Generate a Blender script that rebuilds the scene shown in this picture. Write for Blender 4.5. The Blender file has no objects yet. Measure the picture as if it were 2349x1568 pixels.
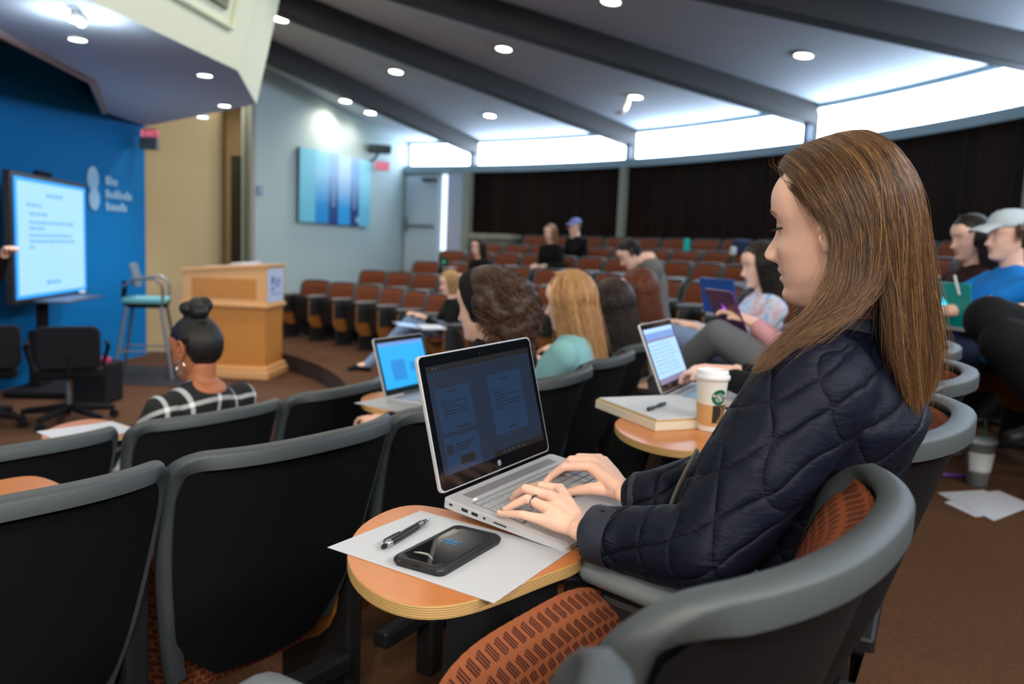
import bpy, math, random
from mathutils import Vector as V, Matrix, noise
RN = random.Random(7)
rad = math.radians
sc = bpy.context.scene
COL = sc.collection

# ------------------------------------------------------------------ camera
FPX, PITCH, ROLL, CAMH = 1859.0, 0.1134, -0.0417, 1.08
cp, sp_, cr, sr = math.cos(PITCH), math.sin(PITCH), math.cos(ROLL), math.sin(ROLL)
Fv = V((0, cp, -sp_)); U0 = V((0, sp_, cp)); R0v = V((1, 0, 0))
Rv = R0v*cr - U0*sr; Uv = R0v*sr + U0*cr
CAM0 = V((0, 0, CAMH))
cam = bpy.data.cameras.new('camera'); camo = bpy.data.objects.new('camera', cam); COL.objects.link(camo)
M = Matrix((Rv, Uv, -Fv)).transposed().to_4x4(); M.translation = CAM0
camo.matrix_world = M
cam.sensor_width = 36; cam.lens = FPX/2349*36; cam.clip_start = .05; cam.clip_end = 100
cam.dof.use_dof = True; cam.dof.focus_distance = 1.22; cam.dof.aperture_fstop = 3.6
sc.camera = camo
def ray(x, y): return Fv + Rv*((x-1174.5)/FPX) - Uv*((y-784)/FPX)
def at(x, y, Y):
    d = ray(x, y); return CAM0 + d*(Y/d.y)
def atz(x, y, z):
    d = ray(x, y); return CAM0 + d*((z-CAMH)/d.z)
CX, CY = -6.893, 6.142           # centre of the curved rows
def pol(phi, r, z=0): a = rad(phi); return V((CX+r*math.cos(a), CY+r*math.sin(a), z))
def oncyl(r, x, y):
    d = ray(x, y); a = d.x**2+d.y**2; b = 2*(-d.x*CX-d.y*CY); c = CX*CX+CY*CY-r*r
    t = (-b+math.sqrt(b*b-4*a*c))/(2*a); return CAM0+d*t
def onplane(x, y, p, n):
    d = ray(x, y); return CAM0 + d*((p-CAM0).dot(n)/d.dot(n))

# ------------------------------------------------------------------ materials
def lin(h):
    if isinstance(h, (tuple, list)): r = [c/255 for c in h[:3]]
    else: r = [int(h[i:i+2], 16)/255 for i in (0, 2, 4)]
    return tuple((c/12.92 if c <= .04045 else ((c+.055)/1.055)**2.4) for c in r)+(1,)
MATS = {}
def mat(name, h, rough=.6, metal=0, spec=.5, noise_=None, bump=None, **kw):
    m = bpy.data.materials.new(name); m.use_nodes = True; nt = m.node_tree; b = nt.nodes['Principled BSDF']
    c = lin(h) if isinstance(h, str) or max(h) > 1 else tuple(h)+(1,)
    b.inputs['Base Color'].default_value = c; b.inputs['Roughness'].default_value = rough
    b.inputs['Metallic'].default_value = metal; b.inputs['Specular IOR Level'].default_value = spec
    for k, v in kw.items(): b.inputs[k.replace('_', ' ')].default_value = v
    if noise_:   # (scale, amount): colour variation that belongs to the stuff itself
        tc = nt.nodes.new('ShaderNodeTexCoord'); n = nt.nodes.new('ShaderNodeTexNoise'); n.inputs['Scale'].default_value = noise_[0]; n.inputs['Detail'].default_value = 4
        mx = nt.nodes.new('ShaderNodeMix'); mx.data_type = 'RGBA'
        mx.inputs[6].default_value = tuple(v*(1-noise_[1]) for v in c[:3])+(1,); mx.inputs[7].default_value = tuple(min(1, v*(1+noise_[1])) for v in c[:3])+(1,)
        nt.links.new(tc.outputs['Object'], n.inputs['Vector']); nt.links.new(n.outputs['Fac'], mx.inputs[0]); nt.links.new(mx.outputs[2], b.inputs['Base Color'])
    if bump:     # (scale, distance)
        tc = nt.nodes.new('ShaderNodeTexCoord'); n = nt.nodes.new('ShaderNodeTexNoise'); n.inputs['Scale'].default_value = bump[0]; n.inputs['Detail'].default_value = 3
        bm = nt.nodes.new('ShaderNodeBump'); bm.inputs['Distance'].default_value = bump[1]; bm.inputs['Strength'].default_value = 1
        nt.links.new(tc.outputs['Object'], n.inputs['Vector']); nt.links.new(n.outputs['Fac'], bm.inputs['Height']); nt.links.new(bm.outputs[0], b.inputs['Normal'])
    MATS[name] = m; return m
def emit(name, h, s, rough=.5):
    m = bpy.data.materials.new(name); m.use_nodes = True; b = m.node_tree.nodes['Principled BSDF']
    c = lin(h); b.inputs['Base Color'].default_value = (.02, .02, .02, 1); b.inputs['Roughness'].default_value = rough
    b.inputs['Emission Color'].default_value = c; b.inputs['Emission Strength'].default_value = s
    MATS[name] = m; return m
class NT:
    """small helper for node maths"""
    def __init__(s, m): s.nt = m.node_tree; s.b = s.nt.nodes['Principled BSDF']
    def n(s, t, **kw):
        n = s.nt.nodes.new(t)
        for k, v in kw.items(): setattr(n, k, v)
        return n
    def l(s, a, b): s.nt.links.new(a, b)
    def m(s, op, a, b=None, c=None):
        n = s.n('ShaderNodeMath', operation=op)
        for i, x in enumerate((a, b, c)):
            if x is None: continue
            if isinstance(x, (int, float)): n.inputs[i].default_value = x
            else: s.l(x, n.inputs[i])
        return n.outputs[0]
    def mix(s, f, a, b):
        n = s.n('ShaderNodeMix', data_type='RGBA')
        for i, x in ((0, f), (6, a), (7, b)):
            if isinstance(x, (int, float, tuple)): n.inputs[i].default_value = x
            else: s.l(x, n.inputs[i])
        return n.outputs[2]
    def xyz(s, src='Object'):
        tc = s.n('ShaderNodeTexCoord'); sp = s.n('ShaderNodeSeparateXYZ'); s.l(tc.outputs[src], sp.inputs[0]); return sp.outputs[0], sp.outputs[1], sp.outputs[2], tc.outputs[src]
    def noise(s, vec, scale, detail=3, dist=0):
        n = s.n('ShaderNodeTexNoise'); n.inputs['Scale'].default_value = scale; n.inputs['Detail'].default_value = detail; n.inputs['Distortion'].default_value = dist
        if vec is not None: s.l(vec, n.inputs['Vector'])
        return n.outputs['Fac']
    def bump(s, h, dist, strength=1):
        b = s.n('ShaderNodeBump'); b.inputs['Distance'].default_value = dist; b.inputs['Strength'].default_value = strength
        s.l(h, b.inputs['Height']); s.l(b.outputs[0], s.b.inputs['Normal'])

# ------------------------------------------------------------------ mesh building
class MB:
    def __init__(s): s.v = []; s.f = []; s.m = []; s.uv = {}
    def add(s, vs, fs, mi=0, M=None):
        o = len(s.v); s.v += [(M @ V(p)) if M else V(p) for p in vs]
        s.f += [tuple(o+i for i in f) for f in fs]; s.m += [mi]*len(fs); return o
    def box(s, c, d, rz=0, mi=0, M=None):
        x, y, z = d[0]/2, d[1]/2, d[2]/2; A = Matrix.Translation(V(c)) @ Matrix.Rotation(rz, 4, 'Z')
        if M: A = M @ A
        vs = [(i*x, j*y, k*z) for k in (-1, 1) for j in (-1, 1) for i in (-1, 1)]
        s.add(vs, [(0, 2, 3, 1), (4, 5, 7, 6), (0, 1, 5, 4), (2, 6, 7, 3), (0, 4, 6, 2), (1, 3, 7, 5)], mi, A); return s
    def rings(s, rings, closed=True, cap=True, mi=0, M=None):
        n = len(rings[0]); vs = [p for r in rings for p in r]; fs = []
        for k in range(len(rings)-1):
            for i in range(n if closed else n-1):
                j = (i+1) % n; fs.append((k*n+i, k*n+j, (k+1)*n+j, (k+1)*n+i))
        if cap and closed:
            fs.append(tuple(range(n-1, -1, -1))); fs.append(tuple((len(rings)-1)*n+i for i in range(n)))
        s.add(vs, fs, mi, M); return s
    def tube(s, pts, r, n=10, mi=0, M=None, cap=True):
        pts = [V(p) for p in pts]; rr = r if isinstance(r, (list, tuple)) else [r]*len(pts); rings = []; ref = None
        for i, p in enumerate(pts):
            t = (pts[min(i+1, len(pts)-1)]-pts[max(i-1, 0)]).normalized()
            if ref is None: ref = V((0, 0, 1)) if abs(t.z) < .9 else V((1, 0, 0))
            a = (ref - t*ref.dot(t))
            if a.length < 1e-6: a = t.orthogonal()
            a.normalize(); b = t.cross(a); ref = a
            rings.append([p+(a*math.cos(2*math.pi*k/n)+b*math.sin(2*math.pi*k/n))*rr[i] for k in range(n)])
        return s.rings(rings, True, cap, mi, M)
    def lathe(s, prof, n=24, c=(0, 0, 0), mi=0, M=None, cap=True):
        c = V(c); return s.rings([[c+V((r*math.cos(2*math.pi*k/n), r*math.sin(2*math.pi*k/n), z)) for k in range(n)] for r, z in prof], True, cap, mi, M)
    def ball(s, c, r, n=12, m=8, mi=0, M=None):
        c = V(c); r = (r, r, r) if isinstance(r, (int, float)) else r; rg = []
        for k in range(m+1):
            t = math.pi*k/m*.998+.001; rg.append([c+V((r[0]*math.sin(t)*math.cos(2*math.pi*i/n), r[1]*math.sin(t)*math.sin(2*math.pi*i/n), -r[2]*math.cos(t))) for i in range(n)])
        return s.rings(rg, True, True, mi, M)
    def prism(s, poly, z0, z1, mi=0, M=None):
        return s.rings([[V((x, y, z)) for x, y in poly] for z in (z0, z1)], True, True, mi, M)
    def quad(s, a, b, c, d, mi=0, M=None): s.add([a, b, c, d], [(0, 1, 2, 3)], mi, M); return s
    def grid(s, fn, nu, nv, mi=0, M=None, flip=False, uvf=None):
        vs = [fn(i/nu, j/nv) for j in range(nv+1) for i in range(nu+1)]; fs = []
        for j in range(nv):
            for i in range(nu):
                a = j*(nu+1)+i; q = (a, a+1, a+nu+2, a+nu+1); fs.append(q[::-1] if flip else q)
        o = s.add(vs, fs, mi, M)
        if uvf:
            for j in range(nv+1):
                for i in range(nu+1): s.uv[o+j*(nu+1)+i] = uvf(i/nu, j/nv)
        return s
    def mesh(s, name):
        me = bpy.data.meshes.new(name); me.from_pydata([tuple(p) for p in s.v], [], s.f); me.polygons.foreach_set('material_index', s.m)
        if s.uv:
            l = me.uv_layers.new(name='UVMap')
            for lp in me.loops: l.data[lp.index].uv = s.uv.get(lp.vertex_index, (0, 0))
        me.update(); return me
    def build(s, name, mats, parent=None, smooth=False, bevel=0, seg=2, weld=False, subs=0):
        me = s.mesh(name); mats = mats if isinstance(mats, (list, tuple)) else [mats]
        for m in mats: me.materials.append(m)
        o = bpy.data.objects.new(name, me); COL.objects.link(o)
        if parent is not None: o.parent = parent
        if weld:
            w = o.modifiers.new('w', 'WELD'); w.merge_threshold = .0002
        if bevel:
            b = o.modifiers.new('b', 'BEVEL'); b.width = bevel; b.segments = seg; b.limit_method = 'ANGLE'; b.angle_limit = rad(40)
        if subs:
            b = o.modifiers.new('s', 'SUBSURF'); b.levels = subs; b.render_levels = subs
        if smooth:
            me.polygons.foreach_set('use_smooth', [True]*len(me.polygons))
            if smooth != 'all':
                try: me.set_sharp_from_angle(angle=rad(smooth if isinstance(smooth, (int, float)) and smooth > 1 else 40))
                except Exception: pass
        return o
def tag(o, label=None, cat=None, group=None, kind=None):
    if label: o['label'] = label
    if cat: o['category'] = cat
    if group: o['group'] = group
    if kind: o['kind'] = kind
    return o
def empty(name, loc=(0, 0, 0), rz=0, label=None, cat=None, group=None, M=None):
    o = bpy.data.objects.new(name, None); COL.objects.link(o); o.empty_display_size = .1
    if M is not None: o.matrix_world = M
    else: o.location = loc; o.rotation_euler = (0, 0, rz)
    return tag(o, label, cat, group)
def struct(o, label=None): o['kind'] = 'structure'; 
def S(name, mb, mats, label=None, **kw):
    o = mb.build(name, mats, **kw); o['kind'] = 'structure'; tag(o, label, name.split('_')[0]); return o
def copy_tree(o, parent=None):
    c = o.copy(); COL.objects.link(c)
    if parent is not None: c.parent = parent
    for ch in list(o.children): copy_tree(ch, c)
    return c
def arc(r, a0, a1, n, z=0): return [pol(a0+(a1-a0)*i/n, r, z) for i in range(n+1)]
ORD = 'first second third fourth fifth sixth seventh eighth ninth tenth eleventh twelfth thirteenth fourteenth fifteenth sixteenth seventeenth eighteenth nineteenth twentieth twenty-first twenty-second twenty-third twenty-fourth twenty-fifth twenty-sixth twenty-seventh twenty-eighth twenty-ninth thirtieth'.split()
# ------------------------------------------------------------------ room materials
def carpet():
    m = mat('carpet', (112, 78, 52), .95, spec=.1); k = NT(m); x, y, z, v = k.xyz()
    n1 = k.noise(v, 220, 2); n2 = k.noise(v, 9, 3); n3 = k.noise(v, 60, 2)
    f = k.m('ADD', k.m('MULTIPLY', n1, .55), k.m('MULTIPLY', n3, .45))
    c = k.mix(f, lin((60, 40, 26)), lin((112, 80, 56))); c = k.mix(k.m('MULTIPLY', n2, .35), c, lin((82, 52, 40)))
    k.l(c, k.b.inputs['Base Color']); k.bump(n1, .004, .8); return m
def slats():
    m = mat('dark_wood_slats', (52, 32, 22), .7, spec=.12); k = NT(m); tc = k.n('ShaderNodeUVMap'); sp = k.n('ShaderNodeSeparateXYZ'); k.l(tc.outputs[0], sp.inputs[0])
    u = k.m('FRACT', k.m('MULTIPLY', sp.outputs[0], 13)); gap = k.m('GREATER_THAN', u, .72)
    idx = k.m('FLOOR', k.m('MULTIPLY', sp.outputs[0], 13)); w = k.n('ShaderNodeTexWhiteNoise', noise_dimensions='1D'); k.l(idx, w.inputs['W'])
    c = k.mix(w.outputs['Value'], lin((24, 15, 11)), lin((44, 27, 18))); c = k.mix(gap, c, lin((14, 9, 7)))
    k.l(c, k.b.inputs['Base Color']); k.bump(k.m('SUBTRACT', 1, gap), .01); return m
CARPET = carpet(); SLATS = slats()
CEIL = mat('ceiling_paint', (212, 218, 226), .85, bump=(60, .001)); BEAM = mat('dark_beam_paint', (34, 29, 27), .6)
WHITEW = mat('pale_wall_paint', (180, 198, 196), .85); TANW = mat('tan_wall_paint', (190, 166, 122), .85); BLUEW = mat('blue_wall_paint', (0, 114, 180), .75, spec=.15)
LEDGE = mat('grey_ledge_paint', (140, 164, 174), .6); POST = mat('post_paint', (60, 72, 84), .6); COLP = mat('column_paint', (150, 152, 138), .7)
DOORP = mat('door_paint', (190, 206, 216), .6); DARK = mat('dark_void', (18, 15, 13), .9); METAL = mat('brushed_metal', (150, 152, 155), .35, 1)
SKYP = emit('daylit_glazing', (208, 230, 255), 10.0)
SKYFILL = emit('fill_glazing', (252, 246, 240), 20.0)  # boosted glow on the unseen windows, added to fill the woman's face
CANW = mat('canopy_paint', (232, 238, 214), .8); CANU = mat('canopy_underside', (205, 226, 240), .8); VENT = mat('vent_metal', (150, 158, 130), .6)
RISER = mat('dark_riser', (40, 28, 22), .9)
PHI0, PHI1, RW = -100.0, 68.4, 12.19
ZB = lambda r: 2.958+.113*(RW-r)           # underside of the beams
ZC = lambda r: 3.25+.113*(RW-r)            # ceiling

# floor: stepped rings
TIERS = [(5.55, -.31), (7.0, -.155), (7.98, 0.0), (8.88, .18), (10.5, .34), (11.3, .53)]
fb = MB(); fb.grid(lambda u, v: V((-12+16*u, -8+26*v, -.5)), 4, 4)
N = 90
for i, (r, z) in enumerate(TIERS):
    r2 = TIERS[i+1][0] if i+1 < len(TIERS) else RW+.3
    fb.grid(lambda u, v: pol(PHI0+(PHI1-PHI0)*u, r+(r2-r)*v, z), N, 1, flip=True)
S('floor', fb, CARPET, 'brown carpeted floor with curved steps rising from the stage')
for i, (r, z) in enumerate(TIERS):
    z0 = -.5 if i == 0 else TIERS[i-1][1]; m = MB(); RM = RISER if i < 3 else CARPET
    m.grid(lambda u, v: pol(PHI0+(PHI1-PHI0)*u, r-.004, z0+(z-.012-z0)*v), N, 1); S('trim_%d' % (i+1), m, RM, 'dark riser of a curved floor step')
# ceiling cone
m = MB(); m.grid(lambda u, v: pol(PHI0+(PHI1+12-PHI0)*u, RW+.35-(RW-.6)*v, ZC(RW+.35-(RW-.6)*v)), 60, 12)
S('ceiling', m, CEIL, 'grey white sloped ceiling between the dark beams', smooth=True)
# beams
BP = [60.65, 43.47, 26.29, 9.11, -8.07, -25.25, -42.4, -59.6, -76.8]
for i, ph in enumerate(BP):
    a = rad(ph); rd = V((math.cos(a), math.sin(a), 0)); tn = V((-rd.y, rd.x, 0)); m = MB(); w = .11
    r0, r1 = 1.0, RW-.02; c = V((CX, CY, 0)); vs = []
    for r in (r0, r1):
        for z in (ZB(r), ZC(r)+.1):
            for s in (-1, 1): p = c+rd*r+tn*s*w; vs.append((p.x, p.y, z))
    m.add(vs, [(0, 1, 3, 2), (4, 6, 7, 5), (0, 4, 5, 1), (2, 3, 7, 6), (0, 2, 6, 4), (1, 5, 7, 3)])
    S('beam_%d' % (i+1), m, BEAM, 'dark ceiling beam running from the stage to the window wall', bevel=.01)
    m = MB(); p = c+rd*(RW-.06); m.box((p.x, p.y, (2.729+ZB(RW)+.3)/2), (.12, .07, ZB(RW)-2.729+.3), a); S('post_%d' % (i+1), m, POST, 'slim dark post between two high windows')
# outer wall
AW = lambda u: PHI0+(PHI1-PHI0)*u
m = MB(); PS = 61.0
def wallgrid(mb, r, a0, a1, z0, z1, n, uvs=True):
    L = rad(a1-a0)*r; mb.grid(lambda u, v: pol(a0+(a1-a0)*u, r, z0+(z1-z0)*v), n, 1, uvf=(lambda u, v: (u*L, v*(z1-z0))) if uvs else None)
wallgrid(m, RW, PHI0, PS, -.5, 2.62, 90); S('wall_back', m, SLATS, 'dark brown vertical wood slats on the curved back wall', smooth=True)
m = MB(); wallgrid(m, RW, PS, PHI1, -.5, 2.62, 8); S('wall_door_end', m, WHITEW, 'pale end section of the curved back wall around the door')
# ledge (deep sill under the windows)
m = MB(); prof = [(RW-.10, 2.60), (RW-.10, 2.729), (RW+.25, 2.729), (RW+.25, 2.60)]; n = 100
rings = [[pol(PHI0+(PHI1-PHI0)*k/n, r, z) for r, z in prof] for k in range(n+1)]; m.rings(rings)
S('trim_ledge', m, LEDGE, 'grey ledge under the high windows', smooth=30)
m = MB(); wallgrid(m, RW+.02, PHI0, PHI1, 3.195, 3.45, 90, False); S('wall_above_windows', m, LEDGE, 'narrow wall strip above the high windows')
# clerestory windows: one per bay
ends = [PHI1-.15]+BP+[PHI0]
for i in range(len(ends)-1):
    a1, a0 = ends[i], ends[i+1]
    m = MB(); m.grid(lambda u, v: pol(a0+.3+(a1-a0-.6)*u, RW+.06, 2.735+.47*v), 10, 1)
    w = m.build('window_%d' % (i+1), [SKYP if i < 6 else SKYFILL]); w['kind'] = 'structure'; tag(w, 'high window band full of white daylight', 'window')  # bays behind the camera take the boosted fill glow
    f = MB()
    for z in (2.74, 3.2):
        f.tube([pol(a0+.3+(a1-a0-.6)*k/10, RW+.03, z) for k in range(11)], .018, 4)
    f.build('window_frame', [LEDGE], w)
# radial side wall
aw = rad(PHI1); WD = V((math.cos(aw), math.sin(aw), 0)); WN = V((math.sin(aw), -math.cos(aw), 0)); WC = V((CX, CY, 0))
def wallp(r, z, off=0): p = WC+WD*r+WN*off; return V((p.x, p.y, z))
def onwall(x, y, off=0): return onplane(x, y, WC+WN*off, WN)
m = MB(); m.add([wallp(7.26, -.5), wallp(RW+.1, -.5), wallp(RW+.1, 3.4), wallp(7.26, 3.9), wallp(7.26, -.5, -.15), wallp(7.26, 3.9, -.15)], [(0, 1, 2, 3), (4, 0, 3, 5)])
S('wall_side', m, WHITEW, 'pale side wall with the blue striped banner')
m = MB(); m.rings([[wallp(r, z, o) for r, z in ((7.26, -.5), (7.36, -.5), (7.36, 3.9), (7.26, 3.9))] for o in (.03, -.12)]); S('trim_wall_edge', m, COLP)
# blue stage wall, tan wall
bz = 2.75
m = MB(); B0, B1 = V((-5.35, 1.0, 0)), V((-4.84, 10.65, 0)); bt = (B1-B0).normalized(); bn = V((bt.y, -bt.x, 0))
m.rings([[p+V((0, 0, z)) for p in (B0, B1, B1-bn*.25, B0-bn*.25)] for z in (-.5, 4.2)]); S('wall_stage', m, BLUEW, 'blue stage wall behind the screen')
def onblue(x, y, off=0): return onplane(x, y, B1+bn*off, bn)
m = MB(); T0, T1 = V((-4.92, 10.66, 0)), V((-4.87, 13.6, 0))
def tanp(u, v):
    p = T0.lerp(T1, u)+V((.30*math.sin(math.pi*u)**.8, 0, 0)); return V((p.x, p.y, -.5+4.6*v))
m.grid(tanp, 24, 1, flip=True); S('wall_tan', m, TANW, 'tan curved wall beside the blue stage wall', smooth='all')
m = MB(); q = T1
ex = V((-4.16, 13.5, 0))
dr = (ex-q).normalized()
dz = 2.42
def tw(t, z): p = q+dr*t; return (p.x, p.y, z)
L_ = (ex-q).length
m.add([tw(0, -.5), tw(.12, -.5), tw(.12, 4.2), tw(0, 4.2), tw(.12, dz), tw(L_, dz), tw(L_, 4.2)], [(0, 1, 2, 3), (4, 5, 6, 2)])
S('wall_passage', m, TANW, 'tan wall with a dark doorway')
m = MB(); m.add([tw(.12, -.5), tw(L_+.02, -.5), tw(L_+.02, dz), tw(.12, dz)], [(0, 1, 2, 3)])
for v_ in m.v: v_.y += .5
S('door_1', m, DARK, 'dark doorway in the tan wall')
m = MB(); m.quad((-12, 18, -.5), (6, 18, -.5), (6, 18, 4.6), (-12, 18, 4.6)); m.quad((-7.5, 1, -.5), (-7.5, 18, -.5), (-7.5, 18, 4.6), (-7.5, 1, 4.6)); S('wall_beyond', m, TANW)
m = MB(); e0 = pol(PHI0, RW); m.quad((-5.35, 1, -.5), (e0.x, e0.y, -.5), (e0.x, e0.y, 4.6), (-5.35, 1, 4.6)); S('wall_near', m, TANW)
# door in the pale end, bright slot and panel
def cyl_panel(name, mats, a0, a1, z0, z1, d0, d1, label, kind='structure'):
    m = MB(); m.rings([[pol(a, RW-d, z) for a, z in ((a0, z0), (a1, z0), (a1, z1), (a0, z1))] for d in (d0, d1)])
    o = m.build(name, mats, bevel=.004); tag(o, label, name.split('_')[0], kind=kind); return o
d2 = cyl_panel('door_2', DOORP, 64.35, 68.2, .53, 2.52, .02, .07, 'pale closed door at the left end of the back wall')
m = MB(); m.box((0, 0, 0), (.03, .03, .30), rad(68)); h_ = m.build('door_handle', METAL, d2); h_.location = pol(67.9, RW-.1, 1.52)
m = MB(); m.box((0, 0, 0), (.10, .32, .07), rad(66)); h_ = m.build('door_closer', POST, d2); h_.location = pol(65.3, RW-.12, 2.45)
m = MB(); m.box((0, 0, 0), (.04, .62, .05), rad(66)); h_ = m.build('push_bar', METAL, d2); h_.location = pol(66.3, RW-.11, 1.5)
cyl_panel('window_narrow', emit('daylit_slot', (215, 232, 255), 1.5), 63.5, 64.0, .55, 2.56, .03, .06, 'tall narrow strip of daylight beside the pale door')
cyl_panel('wall_panel', mat('lilac_panel', (190, 196, 214), .7), 61.4, 63.4, .5, 2.6, .02, .06, 'pale panel between the narrow window and the wood slats')
cyl_panel('trim_corner', COLP, 60.6, 61.35, .5, 2.6, .0, .16, None)
for i, ph in enumerate(BP[1:5]):
    cyl_panel('column_%d' % (i+1), COLP, ph+.1, ph+.75, .5, 2.61, -.02, .10, 'slim grey column on the wood slatted back wall under a window post')

# canopy over the stage
cz = 2.455
low = [(-4.2, -1.5), (-2.75, 2.2), (-2.61, 5.0), (-2.36, 6.9), (-2.73, 8.55), (-4.81, 10.62)]
def outw(i, d):
    c = V((-8, 5, 0)); p = V(low[i]+(0,)); return p
off = [(.35, -.1), (.38, -.05), (.40, -.02), (.42, .12), (.30, .42), (0, .3)]
m = MB(); n = len(low)
for i in range(n-1):
    a, b = low[i], low[i+1]; oa, ob = off[i], off[i+1]
    m.add([(a[0], a[1], cz), (b[0], b[1], cz), (b[0]+ob[0], b[1]+ob[1], 4.5), (a[0]+oa[0], a[1]+oa[1], 4.5)], [(0, 1, 2, 3)])
can = m.build('canopy', [CANW]); tag(can, 'large angular pale canopy hanging over the stage', 'canopy')
inner = [(-5.4, -1.5), (-4.0, 2.2), (-3.86, 4.2), (-3.72, 5.9), (-3.95, 7.6), (-4.80, 9.5)]
m = MB(); m.add([(p[0], p[1], cz) for p in low]+[(p[0], p[1], cz) for p in inner], [(i, i+1, n+i+1, n+i) for i in range(n-1)])
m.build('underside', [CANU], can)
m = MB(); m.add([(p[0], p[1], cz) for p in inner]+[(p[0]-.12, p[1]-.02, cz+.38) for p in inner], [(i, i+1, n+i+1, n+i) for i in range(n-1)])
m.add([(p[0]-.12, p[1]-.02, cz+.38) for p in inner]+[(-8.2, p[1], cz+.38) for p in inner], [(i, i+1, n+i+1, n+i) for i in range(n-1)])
m.build('recess', [mat('canopy_recess_shade', (70, 66, 72), .9)], can)  # shadow inside the recess is put into this dark grey colour
m = MB(); m.tube([(p[0]+.02, p[1], cz-.012) for p in inner], .03, 6); m.build('lip', [mat('canopy_lip', (190, 180, 180), .7)], can)
# vent grille on the fascia
def fas(i, t, z, o=.0):
    a, b = V(low[i]+(0,)), V(low[i+1]+(0,)); oa, ob = V(off[i]+(0,)), V(off[i+1]+(0,)); k = (z-cz)/(4.5-cz)
    p = a.lerp(b, t)+oa.lerp(ob, t)*k; nn = V((b.y-a.y, -(b.x-a.x), 0)).normalized(); return p+nn*o+V((0, 0, z))
m = MB(); z0, z1, t0, t1 = 2.83, 3.6, .10, .80
m.rings([[fas(2, t, z, o) for t, z in ((t0, z0), (t1, z0), (t1, z1), (t0, z1))] for o in (.02, .0)])
vg = m.build('vent_grille', [VENT], can)
m = MB()
for k in range(14):
    z = z0+.04+(z1-z0-.08)*k/13; m.add([fas(2, t0+.02, z, .03), fas(2, t1-.02, z, .03), fas(2, t1-.02, z-.035, .045), fas(2, t0+.02, z-.035, .045)], [(0, 1, 2, 3)])
m.build('louvres', [mat('vent_louvre', (112, 120, 98), .6)], vg)
m = MB()
for (t_, z_) in ((.1, 0), (.8, 0)): pass
m.tube([fas(2, .02, 2.72, .02), fas(2, .86, 2.72, .02), fas(2, .86, 3.8, .02)], .02, 4); m.build('moulding', [CANW], can)
# canopy downlights
LAMPW = emit('lamp_glow', (255, 244, 224), 14); LAMPC = emit('lamp_glow_cool', (240, 246, 255), 12)
TRIMW = mat('lamp_trim', (220, 220, 215), .4)
def downlight(p, nrm, r, label, group, power, glow=LAMPW, col=(1, .9, .76), ang=150, name='downlight'):
    q = nrm.to_track_quat('-Z', 'Y'); Mx = Matrix.Translation(p) @ q.to_matrix().to_4x4()
    t = empty(name, M=Mx, label=label, cat='ceiling light', group=group)
    m = MB(); m.lathe([(r*1.12, .0), (r*1.12, -.012), (r*.95, -.012), (r*.92, .03)], 28, cap=False); m.build('trim_ring', TRIMW, t, smooth=30)
    m = MB(); m.lathe([(r*.93, -.006), (.001, -.006)], 28, cap=False); m.build('lamp_lens', glow, t)
    if power:
        l = bpy.data.lights.new('lamp', 'SPOT'); l.energy = power; l.color = col; l.spot_size = rad(ang); l.spot_blend = .7; l.shadow_soft_size = r*.8
        lo = bpy.data.objects.new('lamp', l); COL.objects.link(lo); lo.parent = t; lo.location = (0, 0, -.03)
    return t
dn = V((0, 0, -1))
for (x, y, lab) in ((470, 171, 'canopy downlight nearest the fascia edge'), (515, 241, 'canopy downlight at the canopy corner'), (465, 267, 'canopy downlight closest to the tan wall')):
    p = atz(x, y, cz-.004); downlight(p, dn, .062, 'small bright '+lab, 'canopy downlights', 60, LAMPC, (.9, .93, 1), 120)
p = atz(180, 42, cz-.03); pL_ = bpy.data.lights.new('lamp', 'POINT'); pL_.energy = 9; pL_.color = (.85, .9, 1); pL_.shadow_soft_size = .05; po = bpy.data.objects.new('lamp', pL_); COL.objects.link(po); t = empty('track_light', p, .3, 'small glaring lamp on the canopy underside near the picture top left', 'ceiling light')
po.parent = t; po.location = (0, 0, -.09)
m = MB(); m.tube([(0, .09, .0), (0, -.09, -.005)], .035, 12); m.build('lamp_housing', TRIMW, t, smooth=True)
m = MB(); m.lathe([(.04, -.012), (.001, -.012)], 16, c=(0, -.07, -.028), cap=False); m.build('lamp_lens', LAMPC, t)
for (x, y, pw) in ((-3.4, 3.0, 80), (-3.2, 6.0, 65), (-4.3, 5.0, 80)):
    p = V((x, y, cz-.004)) if x > -4 else V((x, y, cz+.36))
    downlight(p, dn, .062, 'canopy downlight over the %s of the stage' % ('near end' if y < 4 else 'middle' if y > 5.5 else 'screen'), 'canopy downlights', pw, LAMPC, (.82, .88, 1), 120)
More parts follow.
